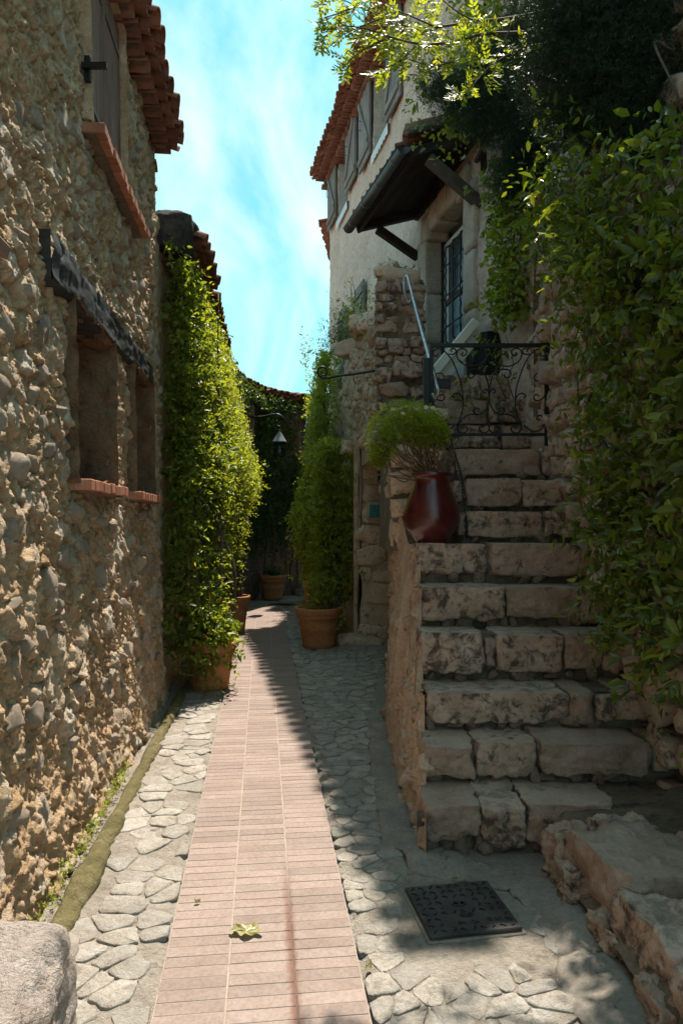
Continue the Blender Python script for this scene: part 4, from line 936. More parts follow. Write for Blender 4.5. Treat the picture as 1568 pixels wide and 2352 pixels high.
fx = np.linspace(.38, 1.2, 40); fz = np.linspace(-.04, SZ[0] - .05, 16); A = np.stack(np.meshgrid(fx, fz, indexing='ij'), -1); Pf = np.stack([A[..., 0], 3.60 + A[..., 0] * 0, A[..., 1]], -1); Pf[..., 1] += fbm(Pf, 9, 3, 66) * .04
add('stair_foot', mk('stair_foot', Pf.reshape(-1, 3), grid_faces(40, 16)), M['step_core'], st)
cnt = 0; placed = []
while cnt < 90:
    y, t_ = r.uniform(3.56, 8.0), r.uniform(.05, .93); i = int((y - 3.47) / .022); j = int(t_ * 95)
    w = r.uniform(.05, .13); h = w * r.uniform(.6, 1.2)
    if any(abs(y - p[0]) < (w + p[2]) * .5 and abs(Zs[i, j] - p[1]) < (h + p[3]) * .5 for p in placed): continue
    placed.append((y, Zs[i, j], w, h)); cnt += 1
    add('stone', ROCKS[cnt % 14], M['warm_stone'], sidew, TRS((Xs_[i, j] + .022, y, Zs[i, j]), (r.normal(0, .3), .1, r.normal(0, .1)), (r.uniform(.08, .11), w, h)))
ck = front('cheek_wall', .42, .84, 5.80, 1.42, 2.60, M['step_core'], st, (.14, .28), 31, M['warm_stone'])
V = [(.42, 5.84), (.84, 5.84), (.84, 7.5), (.40, 7.5)]; V = [(*v, 1.4) for v in V] + [(*v, 2.55) for v in V]
add('cheek_core', mk('cheek_core', V, [(1, 2, 6, 5), (2, 3, 7, 6), (3, 0, 4, 7), (4, 5, 6, 7)], False), M['step_core'], st)
# row of boulders edging the terrace in the right foreground
tb = thing('boulder_terrace', 'low terrace edged with large lichen spotted boulders at the lower right', 'boulders', (1.2, 2.8, 0))
xs_ = np.linspace(1.0, 2.4, 60); ys_ = np.linspace(.9, 3.75, 110); A = np.stack(np.meshgrid(xs_, ys_, indexing='ij'), -1); Pt = np.stack([A[..., 0], A[..., 1], .20 + A[..., 0] * 0], -1)
Pt[..., 2] += fbm(Pt, 4, 4, 12) * .05 + np.clip(Pt[..., 0] - 1.4, 0, 1) * .12 - np.clip((1.12 - Pt[..., 0]) * 6, 0, 1) * .16
add('terrace_fill', mk('terrace_fill', Pt.reshape(-1, 3), grid_faces(60, 110)), M['step_core'], tb)
for k, (x, y, z, sx, sy_, sz, rz) in enumerate(((1.06, 3.28, .10, .22, .16, .26, .2), (1.25, 2.98, .13, .46, .50, .32, .12), (1.24, 2.50, .12, .40, .40, .28, .10), (1.26, 2.12, .12, .44, .34, .28, .0), (1.25, 1.70, .12, .44, .42, .28, .1),
                                               (1.62, 3.06, .20, .30, .26, .16, .4), (1.66, 2.62, .19, .28, .24, .14, .9), (1.30, 3.35, .15, .30, .16, .2, .1), (1.72, 2.3, .2, .3, .3, .16, .3), (1.0, 3.13, .05, .10, .2, .18, 0), (1.03, 2.74, .04, .09, .2, .16, 0), (1.04, 2.3, .04, .09, .2, .16, 0))):
    Vb, Fb = rock(500 + k, (sx, sy_, sz), n=22, rnd=.06, cuts=11, rough=.030, depth=.16); add('boulder', mk('boulder', Vb, Fb), M['step'], tb, TRS((x, y, z), (0, .05, rz)))
Vb, Fb = rock(540, (.78, .62, .50), n=40, rnd=.03, cuts=7, rough=.026, depth=.10)
add('limestone_block', mk('limestone_block', Vb, Fb), M['block'], None, TRS((-1.20, 1.93, .12), (.02, -.06, .12)), label='pale flat topped limestone block against the wall at the lower left corner', cat='boulder')

# ---------------------------------------------------------------- parapet wall, pier and pillar beside the stairs
pw = thing('stone_parapet', 'rough stone parapet with a tall pier on the left of the stairs', 'wall', (.4, 8.5, 0))
py = np.arange(7.4, 11.75, .03); pt = np.linspace(0, 1, 110)
zt_ = np.interp(py, [7.4, 7.8, 9.2, 10.3, 11.2, 11.5, 11.72], [3.9, 3.9, 4.15, 4.17, 4.1, 3.9, 3.2]); zb_ = np.interp(py, [7.4, 8.4, 9.55, 9.6, 11.75], [2.30, 2.45, 2.72, -.05, -.05])
Zp = zb_[:, None] + (zt_ - zb_)[:, None] * pt[None]; Yp = py[:, None] + Zp * 0; Dp = wall_disp(Yp, Zp, 12, 1.2) - .03
Xp = XA(Yp) - Dp - .05 * np.clip((Zp - 2.8) / .8, 0, 1) * (Yp > 9.0)
face = add('street_face', mk('street_face', np.stack([Xp, Yp, Zp], -1).reshape(-1, 3), grid_faces(*Xp.shape)[:, ::-1].copy()), M['warm'], pw)
cnt = 0; placed = []
while cnt < 70:
    y, f = r.uniform(7.5, 11.5), r.random(); i = int((y - 7.4) / .03); j = int(f * 109); w = r.uniform(.09, .2); h = w * r.uniform(.7, 1.5)
    if any(abs(y - p[0]) < (w + p[2]) * .5 and abs(Zp[i, j] - p[1]) < (h + p[3]) * .5 for p in placed): continue
    placed.append((y, Zp[i, j], w, h)); cnt += 1
    add('stone', ROCKS[cnt % 14], M['warm_stone'], face, TRS((Xp[i, j] + .03, y, Zp[i, j]), (r.normal(0, .2), .1, r.normal(0, .1)), (.13, w, h)))
front('pier_face', .37, .85, 7.42, 2.2, 4.18, M['step_core'], pw, (.08, .20), 12, M['step'])
front('pillar_face', .20, .76, 9.62, -.02, 2.86, M['warm'], pw, (.20, .34), 13, M['warm_stone'])
V = [(.38, 7.44), (.84, 7.44), (.84, 8.0), (.38, 8.0)]; V = [(*v, 2.1) for v in V] + [(*v, 4.15) for v in V]
add('pier_core', mk('pier_core', V, [(1, 2, 6, 5), (2, 3, 7, 6), (3, 0, 4, 7), (4, 5, 6, 7), (0, 3, 2, 1)], False), M['step_core'], pw)
V = [(XA(8) + .06, 8.0), (XA(8) + .36, 8.0), (XA(11.6) + .36, 11.6), (XA(11.6) + .06, 11.6)]; V = [(*v, 2.4) for v in V] + [(*v, 3.9 if i < 2 else 4.05) for i, v in enumerate(V)]
add('parapet_core', mk('parapet_core', V, [(0, 1, 5, 4), (1, 2, 6, 5), (2, 3, 7, 6), (3, 0, 4, 7), (4, 5, 6, 7), (0, 3, 2, 1)], False), M['warm'], pw)
V = [(.165, 9.61), (.98, 9.61), (.8, 11.6), (.03, 11.6)]; V = [(*v, 0) for v in V] + [(*v, 2.84) for v in V]
add('pillar_core', mk('pillar_core', V, [(0, 1, 5, 4), (1, 2, 6, 5), (2, 3, 7, 6), (3, 0, 4, 7), (4, 5, 6, 7)], False), M['warm'], pw)
for k, (x, y, z, a, b, c) in enumerate(((.62, 7.6, 4.24, .4, .4, .16), (.50, 7.55, 4.30, .22, .25, .14), (.10, 9.72, 2.66, .20, .22, .18), (.26, 9.0, 4.12, .3, .5, .2), (.16, 10.2, 4.15, .3, .5, .22), (.10, 9.5, .06, .3, .3, .16), (.36, 9.45, .05, .4, .25, .12), (.40, 8.1, 3.92, .25, .5, .2))):
    Vb, Fb = rock(560 + k, (a, b, c), n=8, rnd=.2, cuts=10, rough=.02); add('cap_stone', mk('cap_stone', Vb, Fb), M['warm_stone'], pw, TRS((x, y, z), (.1, .1, k)))
# ---------------------------------------------------------------- retaining wall on the right of the stairs
rw = thing('retaining_wall', 'dry stone retaining wall rising on the right of the stairs under the creeper', 'wall', (1.8, 4.5, 0))
RX = lambda y: np.interp(y, [1.0, 2.5, 3.9, 5.0, 6.0], [2.30, 2.05, 1.80, 1.84, 1.74])
yy_ = np.arange(1.0, 6.05, .04); z_ = np.arange(-.05, 4.35, .04); Y3, Z3 = np.meshgrid(yy_, z_, indexing='ij'); X3 = RX(Y3) - wall_disp(Y3, Z3, 21, .9) + .05
add('wall_bed', mk('wall_bed', np.stack([X3, Y3, Z3], -1).reshape(-1, 3), grid_faces(*Y3.shape)[:, ::-1].copy()), M['retain_mortar'], rw)
zst = lambda y: np.interp(y, SY, SZ)
z = .05; cnt = 0
while z < 4.3:
    h = r.uniform(.10, .30); y = 3.55 + r.uniform(-.1, .1)
    while y < 6.02:
        w = min(r.uniform(.13, .32), 6.08 - y)
        if z + h > zst(y) - .1 and cnt < 290:
            Vb, Fb = rock(700 + cnt, (.22, w * r.uniform(.8, 1.02), h * r.uniform(.75, 1.0)), n=7, rnd=.24, cuts=14, rough=.016, depth=.28)
            add('stone', mk('stone', Vb, Fb), M['retain'], rw, TRS((RX(y + w / 2) + .02 + r.uniform(-.05, .03), y + w / 2, z + h / 2 + r.uniform(-.05, .05)), (r.normal(0, .14), r.normal(0, .08), r.normal(0, .09)))); cnt += 1
        y += w
    z += h
# end of the wall turned toward the steps
front('wall_end', 1.62, 1.96, 6.02, 2.2, 4.3, M['retain_mortar'], rw, (.14, .30), 23, M['retain'])
b_ = [(2.15, 1.0), (1.95, 6.1), (5, 6.1), (5, 1.0)]; V = [(*v, 0) for v in b_] + [(*v, 4.30) for v in b_]
add('terrace_body', mk('terrace_body', V, [(4, 5, 6, 7), (1, 2, 6, 5), (3, 0, 4, 7)], False), M['retain_mortar'], rw)
# ---------------------------------------------------------------- iron gate on the stairs
def smooth_pts(pts, k=5):
    pts = [Vector(p) for p in pts]; out = []
    for i in range(len(pts) - 1):
        p0, p1, p2, p3 = pts[max(i - 1, 0)], pts[i], pts[i + 1], pts[min(i + 2, len(pts) - 1)]
        for j in range(k):
            t = j / k; out.append(.5 * ((2 * p1) + (p2 - p0) * t + (2 * p0 - 5 * p1 + 4 * p2 - p3) * t * t + (3 * p1 - p0 - 3 * p2 + p3) * t ** 3))
    return out + [pts[-1]]
GY = 5.90
gt = thing('wrought_iron_gate', 'low black wrought iron gate with scrollwork across the stairs', 'gate', (1.22, GY, SZ[8]))
gx = lambda x: .743 + (x - 130) * .957 / 1330
gz = lambda y: 3.12 - (y - 110) * (3.12 - 2.38) / 1030
def bar(name, a, b, w): return add(name, MB().box(((gx(a[0]) + gx(b[0])) / 2, GY, (gz(a[1]) + gz(b[1])) / 2), (abs(gx(a[0]) - gx(b[0])) + w, w, abs(gz(a[1]) - gz(b[1])) + w)).mesh(name, bevel=.003), M['iron'], gt)
bar('top_rail', (130, 118), (1460, 112), .028); bar('bottom_rail', (130, 1145), (1460, 1140), .02); bar('gate_post', (130, 130), (130, 1320), .03); bar('gate_post', (1460, 130), (1460, 1300), .038)
bar('hinge_post', (75, 300), (75, 1240), .05); bar('lock_box', (190, 520), (330, 590), .03)
SC = [[(205, 205), (195, 235), (160, 230), (150, 190), (190, 155), (240, 160), (300, 200), (370, 290), (430, 430), (480, 600), (495, 740), (485, 880), (450, 980), (425, 1030), (440, 1100), (480, 1125), (530, 1110), (545, 1070), (510, 1050), (490, 1075)],
      [(500, 200), (475, 215), (495, 235), (530, 215), (535, 175), (490, 150), (440, 165), (420, 220), (450, 290), (520, 340), (590, 355), (680, 340), (750, 290), (785, 220)],
      [(440, 1030), (500, 950), (580, 910), (680, 910), (740, 870), (780, 800), (795, 720), (790, 600), (760, 480), (720, 420), (640, 390), (570, 400), (545, 440), (570, 485), (610, 480), (625, 450)],
      [(800, 950), (795, 1080), (740, 1125), (690, 1100), (685, 1060), (720, 1045), (740, 1065)], [(490, 740), (470, 690), (420, 665), (375, 690), (385, 715), (405, 705)],
      [(795, 700), (780, 640), (745, 620), (722, 645), (740, 665), (752, 655)], [(400, 1030), (300, 1105), (210, 1090), (160, 1020), (165, 950), (220, 920), (250, 950), (225, 975), (210, 960)],
      [(160, 500), (190, 440), (250, 440), (280, 490), (250, 525), (210, 510), (215, 480)], [(160, 700), (200, 740), (260, 750), (285, 710), (255, 680), (225, 700)],
      [(640, 905), (615, 870), (640, 835), (680, 850), (665, 875)], [(330, 215), (390, 215), (415, 175), (380, 150), (350, 170), (370, 190)]]
for sc in SC:
    for mir in (0, 1): add('scroll', tube_me('scroll', smooth_pts([(gx(1590 - x if mir else x), GY, gz(y)) for x, y in sc], 4), .0062, 5), M['iron'], gt)
# handrails
def rail(name, pts, rad, m, label): return add(name, tube_me(name, smooth_pts(pts, 4), rad, 8), m, None, None, label, 'handrail')
rail('handrail', [at(944, 690, 7.15), at(936, 694, 7.15), at(929, 670, 7.15), at(929, 642, 7.15), at(935, 634, 7.1), at(940, 650, 7.05), at(955, 710, 6.8), at(985, 820, 6.15), at(1003, 885, 5.78), at(1006, 903, 5.74), at(998, 914, 5.76), at(993, 905, 5.78)], .016, M['steel'], 'shiny steel handrail with curled ends left of the iron gate')
rail('handrail', [at(1358, 905, 4.92), at(1351, 918, 4.80), at(1350, 945, 4.76), at(1362, 985, 4.66), at(1430, 1080, 4.15), at(1480, 1165, 3.82), at(1520, 1240, 3.6)], .013, M['iron'], 'dark iron handrail half buried in the creeper on the right wall')
# chain hanging beside the red jar
ch = thing('chain', 'dark iron chain hanging down the steps behind the red glazed jar', 'chain', tuple(at(1072, 1240, 5.32)))
cp = smooth_pts([at(1018, 925, 5.84), at(1022, 950, 5.80), at(1040, 1030, 5.66), at(1058, 1090, 5.52), at(1064, 1150, 5.46), at(1070, 1200, 5.30), at(1071, 1238, 5.27)], 8)
ring_ = [(math.cos(a) * .008, 0, math.sin(a) * .008 + (.010 if math.sin(a) > 0 else -.010)) for a in np.linspace(0, 2 * math.pi, 11)]
lk = tube_me('link', ring_, .0035, 4); d_ = 0; last = cp[0]
for i in range(1, len(cp)):
    dv = cp[i] - last
    while dv.length > .026:
        q = last + dv.normalized() * .026; Mx = Matrix.Translation(q) @ dv.to_track_quat('Z', 'Y').to_matrix().to_4x4() @ Euler((0, 0, (d_ % 2) * math.pi / 2)).to_matrix().to_4x4()
        add('link', lk, M['iron'], ch, Mx); d_ += 1; last = q; dv = cp[i] - last
# iron sign arm on the parapet
sa = [(1150, 1800), (900, 1840), (700, 1870), (450, 1900), (250, 1935), (150, 1925), (100, 1860), (95, 1790), (140, 1745), (200, 1740), (255, 1790), (245, 1855), (200, 1885), (155, 1860), (155, 1815)]
add('iron_sign_arm', tube_me('iron_sign_arm', smooth_pts([at((1250 + x * .2232) * .5742, (1080 + y * .2232) * .5742, 7.72) for x, y in sa], 4), [.013] * 30 + [.013 - .006 * i / 27 for i in range(27)], 6), M['iron'], None, None, 'black iron bracket arm ending in a scroll, jutting from the parapet', 'bracket')
# teal tile plaque on the pillar
pq = thing('plaque', 'small teal glazed tile with handwriting set in the stone pillar', 'plaque', tuple(at(862, 1174, 9.5)))
c = at(862, 1174, 9.47); Vb, Fb = rock(601, (.235, .05, .235), n=6, rnd=.04, cuts=4, rough=.004, depth=.05)
add('mount', mk('mount', Vb, Fb), M['frame'], pq, TRS(c + Vector((0, .02, 0))))
add('tile_face', MB().box((0, 0, 0), (.165, .012, .172)).mesh('tile_face', bevel=.002), M['teal'], pq, TRS(c + Vector((0, -.010, 0)), (0, .05, 0)))
def ink(pts, rad, m, name): add(name, tube_me(name, [c + Vector((x, -.0175, z)) for x, z in pts], rad, 4), m, pq)
q = random.Random(3)
for row, (x0, x1, zr) in enumerate(((-.065, .06, .058), (-.05, .055, .024), (-.045, .06, -.012))):
    n = 30; ink([(x0 + (x1 - x0) * i / n + q.uniform(-.002, .002), zr + .010 * math.sin(i * 2.2 + row) * q.uniform(.3, 1) + (.006 if i % 7 == 0 else 0)) for i in range(n + 1)], .0017, M['teal_ink'], 'handwriting')
ink([(-.07, -.08), (-.065, -.055), (-.05, -.04), (-.035, -.035)], .0016, M['teal_ink2'], 'sketch_line'); ink([(-.06, -.078), (-.02, -.074), (.03, -.072), (.07, -.074)], .0016, M['teal_ink2'], 'sketch_line')
ink([(.01, -.07), (.012, -.045), (.03, -.035), (.045, -.045), (.05, -.07), (.055, -.04)], .0016, M['teal_ink2'], 'sketch_line')
# manhole cover
MC = TRS((.505, 3.02, .0), (0, 0, .172)); mh = thing('manhole_cover', 'square black cast iron manhole cover with raised lugs at the foot of the stairs', 'manhole cover', (.505, 3.02, 0))
add('rim', MB().box((0, 0, -.004), (.41, .41, .02)).mesh('rim', bevel=.004), M['concrete'], mh, MC)
add('plate', MB().box((0, 0, .014), (.385, .385, .018)).mesh('plate', bevel=.004), M['cast_iron'], mh, MC)
lug = MB().box((0, 0, 0), (.022, .0055, .006)).box((.011, .004, 0), (.006, .011, .006)).mesh('lug', bevel=.0012)
for i in range(9):
    for j in range(9):
        x, y = -.165 + i * .0412, -.165 + j * .0412
        if (abs(x) < .05 and abs(y - .02) < .03) or (abs(x - .03) < .12 and -.14 < y < -.07): continue
        add('lug', lug, M['cast_iron'], mh, MC @ TRS((x, y, .0255), (0, 0, math.pi / 4 + ((i + j) % 2) * math.pi / 2)))
add('lifting_slot', lathe('lifting_slot', [(.0, 0), (.020, 0), (.020, .004), (.015, .004), (.015, .001)], 20), M['cast_iron'], mh, MC @ TRS((0, .02, .0235), (0, 0, 0), (1.8, 1, 1)))
for x in (-.014, .014): add('slot_hole', lathe('slot_hole', [(0, 0), (.011, 0), (.0, .0008)], 12), M['dark'], mh, MC @ TRS((x, .02, .0262)))
add('oval_badge', lathe('oval_badge', [(.0, 0), (.030, 0), (.030, .004), (.026, .004), (.026, .0022), (0, .0022)], 24), M['cast_iron'], mh, MC @ TRS((.0, -.068, .0225), (0, 0, 0), (1, .62, 1)))
def text(body, size, Mx, parent, name, m):
    cu = bpy.data.curves.new(name, 'FONT'); cu.body = body; cu.size = size; cu.extrude = .0016; cu.align_x = 'CENTER'; cu.align_y = 'CENTER'
    o = bpy.data.objects.new(name, cu); COL.objects.link(o); dg = bpy.context.evaluated_depsgraph_get(); me = bpy.data.meshes.new_from_object(o.evaluated_get(dg)); bpy.data.objects.remove(o)
    return add(name, me, m, parent, Mx)
text('NF', .034, MC @ TRS((0, -.068, .0258)), mh, 'lettering', M['cast_iron']); text('EN 124', .03, MC @ TRS((-.01, -.122, .0245)), mh, 'lettering', M['cast_iron']); text('B125', .03, MC @ TRS((.105, -.115, .0245)), mh, 'lettering', M['cast_iron'])
# drain grate at the bend of the path
dgm = TRS((-1.18, 14.25, .008), (0, 0, -.5)); dg_ = thing('drain_grate', 'dark iron drain grate in the path at the far bend', 'grate', (-1.18, 14.25, 0))
add('frame', MB().box((0, .11, 0), (.46, .03, .012)).box((0, -.11, 0), (.46, .03, .012)).box((.22, 0, .0005), (.03, .25, .012)).box((-.22, 0, .0005), (.03, .25, .012)).mesh('frame'), M['cast_iron'], dg_, dgm)
for i in range(9): add('grate_bar', MB().box((-.18 + i * .045, 0, -.001), (.022, .20, .010)).mesh('grate_bar'), M['cast_iron'], dg_, dgm)
# ---------------------------------------------------------------- pots
def terra(name, x, y, rim, h, label, turn=0.0, relief=True):
    t_ = thing(name, label, 'flower pot', (x, y, 0), 'terracotta pots along the alley'); R = rim; b = rim * .66
    rr_ = lambda f: b + (R * .86 - b) * f
    pr = [(b * .96, 0), (b, .012), (b * 1.02, h * .08), (rr_(.10) * 1.02, h * .10), (rr_(.12), h * .12), (rr_(.5), h * .46), (rr_(.52) * 1.025, h * .475), (rr_(.54) * 1.025, h * .50), (rr_(.56), h * .515), (rr_(.82), h * .73), (R * .91, h * .75), (R * .915, h * .80),
          (R * .90, h * .82), (R * .96, h * .845), (R * .99, h * .90), (R, h * .96), (R * .99, h * .99), (R * .97, h), (R * .90, h), (R * .885, h * .97), (R * .86, h * .90)]
    add('body', lathe('body', pr, 44, .004, x), M['pot'], t_, TRS((x, y, 0), (0, 0, turn)))
    add('soil', lathe('soil', [(R * .875, h * .90), (R * .5, h * .925), (0.0, h * .93)], 24, .02), M['soil'], t_, TRS((x, y, 0)))
    if relief:
        k = 0
        for a in np.linspace(0, 2 * math.pi, 11)[:-1]:
            rad = rr_(.66); f = (k % 2)
            sz = (.02, .035, .075) if f else (.018, .06, .05)
            add('relief', ROCKS[k % 14], M['pot'], t_, Matrix.Translation((x, y, h * .62)) @ Euler((0, 0, a + turn)).to_matrix().to_4x4() @ TRS((rad * .985, 0, 0), (0, -.22, 0), sz)); k += 1
        for j in range(8):
            w = j * math.pi / 4; a = -1.45 + turn
            add('rosette_petal', ROCKS[j], M['pot'], t_, Matrix.Translation((x, y, h * .28)) @ Euler((0, 0, a)).to_matrix().to_4x4() @ TRS((rr_(.28) * 1.0, math.cos(w) * .022, math.sin(w) * .022), (w, -.2, 0), (.012, .026, .014)))
    return t_
terra('terracotta_pot', -1.31, 7.12, .275, .47, 'nearest terracotta pot on the left, trailing leaves down its side', .4)
terra('terracotta_pot', -1.64, 10.7, .28, .55, 'terracotta pot on the left partly hidden behind the nearest potted climber', .9)
terra('terracotta_pot', -.30, 9.42, .318, .535, 'terracotta pot with a moulded rosette right of the path beside the pillar')
terra('terracotta_pot', -1.47, 15.35, .29, .52, 'shaded terracotta pot against the house at the end of the alley', .2)
terra('terracotta_pot', -.53, 13.3, .21, .58, 'terracotta pot mostly hidden behind the right hand climber', .2, False)
rj = thing('glazed_jar', 'oxblood red glazed jar standing on the left end of a stair step', 'jar', (.665, 5.245, SZ[5]))
jp = [(.118, 0), (.126, .012), (.150, .05), (.186, .10), (.203, .155), (.207, .20), (.198, .255), (.176, .32), (.150, .38), (.130, .425), (.126, .45), (.132, .468), (.148, .482), (.152, .495), (.148, .508), (.136, .511), (.122, .50), (.112, .46)]
jp = [(p.x, p.y) for p in smooth_pts([Vector((a, b, 0)) for a, b in jp], 4)]
add('body', lathe('body', jp, 72, .002), M['glaze'], rj, TRS((.665, 5.245, SZ[5] + .003))); add('soil', lathe('soil', [(.115, .455), (0, .47)], 20), M['soil'], rj, TRS((.665, 5.245, SZ[5])))
# post box beside the far right pot
pb = thing('wooden_post', 'dark brown wooden post with a small box behind the right hand climber', 'post', (-.56, 12.85, 0))
add('post', MB().box((-.555, 12.85, .5), (.10, .10, 1.0)).mesh('post', bevel=.006), M['wood_brown'], pb); add('post_box', MB().box((-.50, 12.85, 1.0), (.26, .16, .16)).mesh('post_box', bevel=.01), M['wood_dark'], pb)
add('post_cap', MB().box((-.50, 12.83, 1.09), (.32, .22, .025)).mesh('post_cap', bevel=.006), M['wood_grey'], pb)
add('plate', MB().box((-.46, 12.765, 1.0), (.05, .006, .03)).mesh('plate'), M['brick'], pb)
# ---------------------------------------------------------------- lantern at the end
LX, LY = -1.215, 14.0; ln = thing('wall_lantern', 'grey metal lantern hanging from a curled iron bracket at the end of the alley', 'lantern', (LX, LY, 2.95))
br = [at(560, 958, 14.3), at(600, 957, 14.15), at(628, 952, 14.02), at(640, 952, LY), at(650, 960, LY), at(652, 970, LY), at(645, 979, LY), at(637, 978, LY), at(633, 971, LY), at(637, 966, LY)]
add('bracket', tube_me('bracket', smooth_pts(br, 4), .016, 6), M['iron'], ln); add('hook', tube_me('hook', [at(642, 979, LY), at(642, 992, LY)], .009), M['iron'], ln)
add('finial', tube_me('finial', smooth_pts([at(633, 952, LY), at(634, 946, LY), at(637, 941, LY), at(633, 938, LY)], 3), .009), M['iron'], ln)
def hexa(name, prof, m, parent, rot=.25, seg=6):
    V = []; F = []
    for (rad, z) in prof: V += [(LX + rad * math.cos(rot + k * 2 * math.pi / seg), LY + rad * math.sin(rot + k * 2 * math.pi / seg), z) for k in range(seg)]
    for i in range(len(prof) - 1):
        for k in range(seg): F.append((i * seg + k, i * seg + (k + 1) % seg, (i + 1) * seg + (k + 1) % seg, (i + 1) * seg + k))
    F += [tuple(range(seg))[::-1], tuple(range((len(prof) - 1) * seg, len(prof) * seg))]
    return add(name, mk(name, V, F, False), m, parent)
hexa('lantern_roof', [(.138, 3.225), (.142, 3.24), (.085, 3.33), (.026, 3.43), (.02, 3.45)], M['lantern_roof'], ln); hexa('roof_knob', [(.03, 3.448), (.034, 3.462), (.012, 3.48)], M['iron'], ln)
hexa('base', [(.105, 2.945), (.118, 2.955), (.118, 2.985)], M['iron'], ln)
for k in range(6):
    a0, a1 = .25 + k * math.pi / 3, .25 + (k + 1) * math.pi / 3; p0 = Vector((LX + .108 * math.cos(a0), LY + .108 * math.sin(a0), 0)); p1 = Vector((LX + .108 * math.cos(a1), LY + .108 * math.sin(a1), 0))
    add('corner_bar', tube_me('corner_bar', [p0 + Vector((0, 0, 2.98)), p0 + Vector((0, 0, 3.23))], .010, 5), M['iron'], ln)
    add('cross_rail', tube_me('cross_rail', [p0 + Vector((0, 0, 3.10)), p1 + Vector((0, 0, 3.10))], .009, 5), M['iron'], ln)
    i0, i1 = p0.lerp(Vector((LX, LY, 0)), .04), p1.lerp(Vector((LX, LY, 0)), .04); V = [i0 + Vector((0, 0, 2.985)), i1 + Vector((0, 0, 2.985)), i1 + Vector((0, 0, 3.225)), i0 + Vector((0, 0, 3.225))]
    d3 = (Vector((LX, LY, 0)) - (i0 + i1) / 2).normalized() * .004; V += [v + d3 for v in V]
    add('pane', mk('pane', V, [(0, 1, 2, 3), (7, 6, 5, 4), (0, 4, 5, 1), (1, 5, 6, 2), (2, 6, 7, 3), (3, 7, 4, 0)], False), M['lglass'], ln)
add('bulb', lathe('bulb', [(.0, 0), (.03, .012), (.042, .05), (.03, .09), (.018, .12), (.018, .16)], 14), M['door_white'], ln, TRS((LX, LY, 3.0)))
# ---------------------------------------------------------------- fittings of the end house
plB = lambda y, z, o: Matrix.Translation((-1.90, 14.35, z)) @ Euler((0, 0, math.radians(62))).to_matrix().to_4x4()
shutter(-.17, .17, 3.28, 4.0, 1, M['wood_tan'], hb, plB)
sh2 = Matrix.Translation((-.86, 16.62, 0)) @ Euler((0, 0, math.pi / 2)).to_matrix().to_4x4()
add('door_opening', MB().box((-.02, 0, 1.1), (.06, .9, 2.15)).mesh('door_opening'), M['dark'], hb, Matrix.Translation((-.50, 16.66, 0)) @ Euler((0, 0, math.pi / 2)).to_matrix().to_4x4())
add('door_jamb', MB().box((-.96, 16.56, 1.12), (.10, .16, 2.2)).mesh('door_jamb', bevel=.008), M['concrete'], hb); add('door_step', MB().box((-.55, 16.4, .05), (1.0, .35, .12)).mesh('door_step', bevel=.01), M['concrete'], hb)
wdw = add('window', MB().box((-.80, 16.62, 3.66), (.55, .06, .9)).mesh('window'), M['glass'], hb); wf = MB()
for x in (-1.06, -.86, -.60): wf.box((x, 16.57, 3.66), (.045, .05, .9))
add('window_frame', wf.mesh('window_frame'), M['wood_strut'], wdw); add('window_sill', MB().box((-.80, 16.52, 3.17), (.75, .22, .06)).mesh('window_sill', bevel=.008), M['concrete'], wdw)
# ---------------------------------------------------------------- things on the landing
wb = thing('white_boards', 'pair of white painted boards leaning at the house door behind the gate', 'boards', tuple(at(1040, 850, 6.75)))
for (a, b, w_) in ((at(985, 868, 6.70), at(1092, 738, 6.85), .085), (at(998, 880, 6.80), at(1106, 748, 6.95), .15)):
    dv = b - a; add('board', MB().box((a + b) / 2, (dv.length, .045, w_), dv.to_track_quat('X', 'Z').to_matrix()).mesh('board', bevel=.005), M['wood_white'], wb)
Vb, Fb = rock(620, (.40, .34, .80), n=12, rnd=.3, cuts=8, rough=.03); add('tarpaulin_heap', mk('tarpaulin_heap', Vb, Fb), M['tarp'], None, TRS(at(1125, 850, 6.98) + Vector((0, 0, -.06)), (0, .1, .4)), label='black tarpaulin covered heap in the corner behind the gate', cat='tarpaulin')
# dry leaf on the path and small litter
def dry_leaf(name, x, y, size, rz, label, seed, cat_='leaf'):
    q = np.random.default_rng(seed); n = 26; V = [(0, 0, .010)]; F = []
    for ringi, f in enumerate((.35, .7, 1.0)):
        for k in range(n):
            a = 2 * math.pi * k / n; lobe = .62 + .38 * abs(math.cos(2.5 * a + .4)) ** .8; rad = size * f * (lobe if f > .5 else .8)
            V.append((rad * math.cos(a) * 1.15, rad * math.sin(a) * .72, .006 + .012 * abs(math.sin(3.3 * a + seed)) * f + q.uniform(-.002, .005) + (.006 if f == 1 and k % 5 == 0 else 0)))
    for k in range(n): F.append((0, 1 + k, 1 + (k + 1) % n))
    for i in range(2):
        for k in range(n): F.append((1 + i * n + k, 1 + (i + 1) * n + k, 1 + (i + 1) * n + (k + 1) % n, 1 + i * n + (k + 1) % n))
    me = mk(name, V, F, False, tint=q.uniform(0, 1, len(V))); return add(name, me, M['dead_leaf'], None, TRS((x, y, .006), (0, 0, rz)), label, cat_)
dry_leaf('dry_leaf', -.381, 2.85, .062, -.15, 'crumpled yellow green dry leaf lying on the middle of the terracotta path', 1)
dry_leaf('dry_leaf', .10, 2.62, .018, 1.2, 'tiny pale leaf at the right edge of the terracotta path', 4)
dry_leaf('dry_leaf', -.62, 3.07, .012, .4, 'tiny pale petal on the left column of path tiles', 6)
dry_leaf('dry_leaf', .52, 3.27, .016, .1, 'tiny yellow leaf at the far edge of the manhole cover', 8)
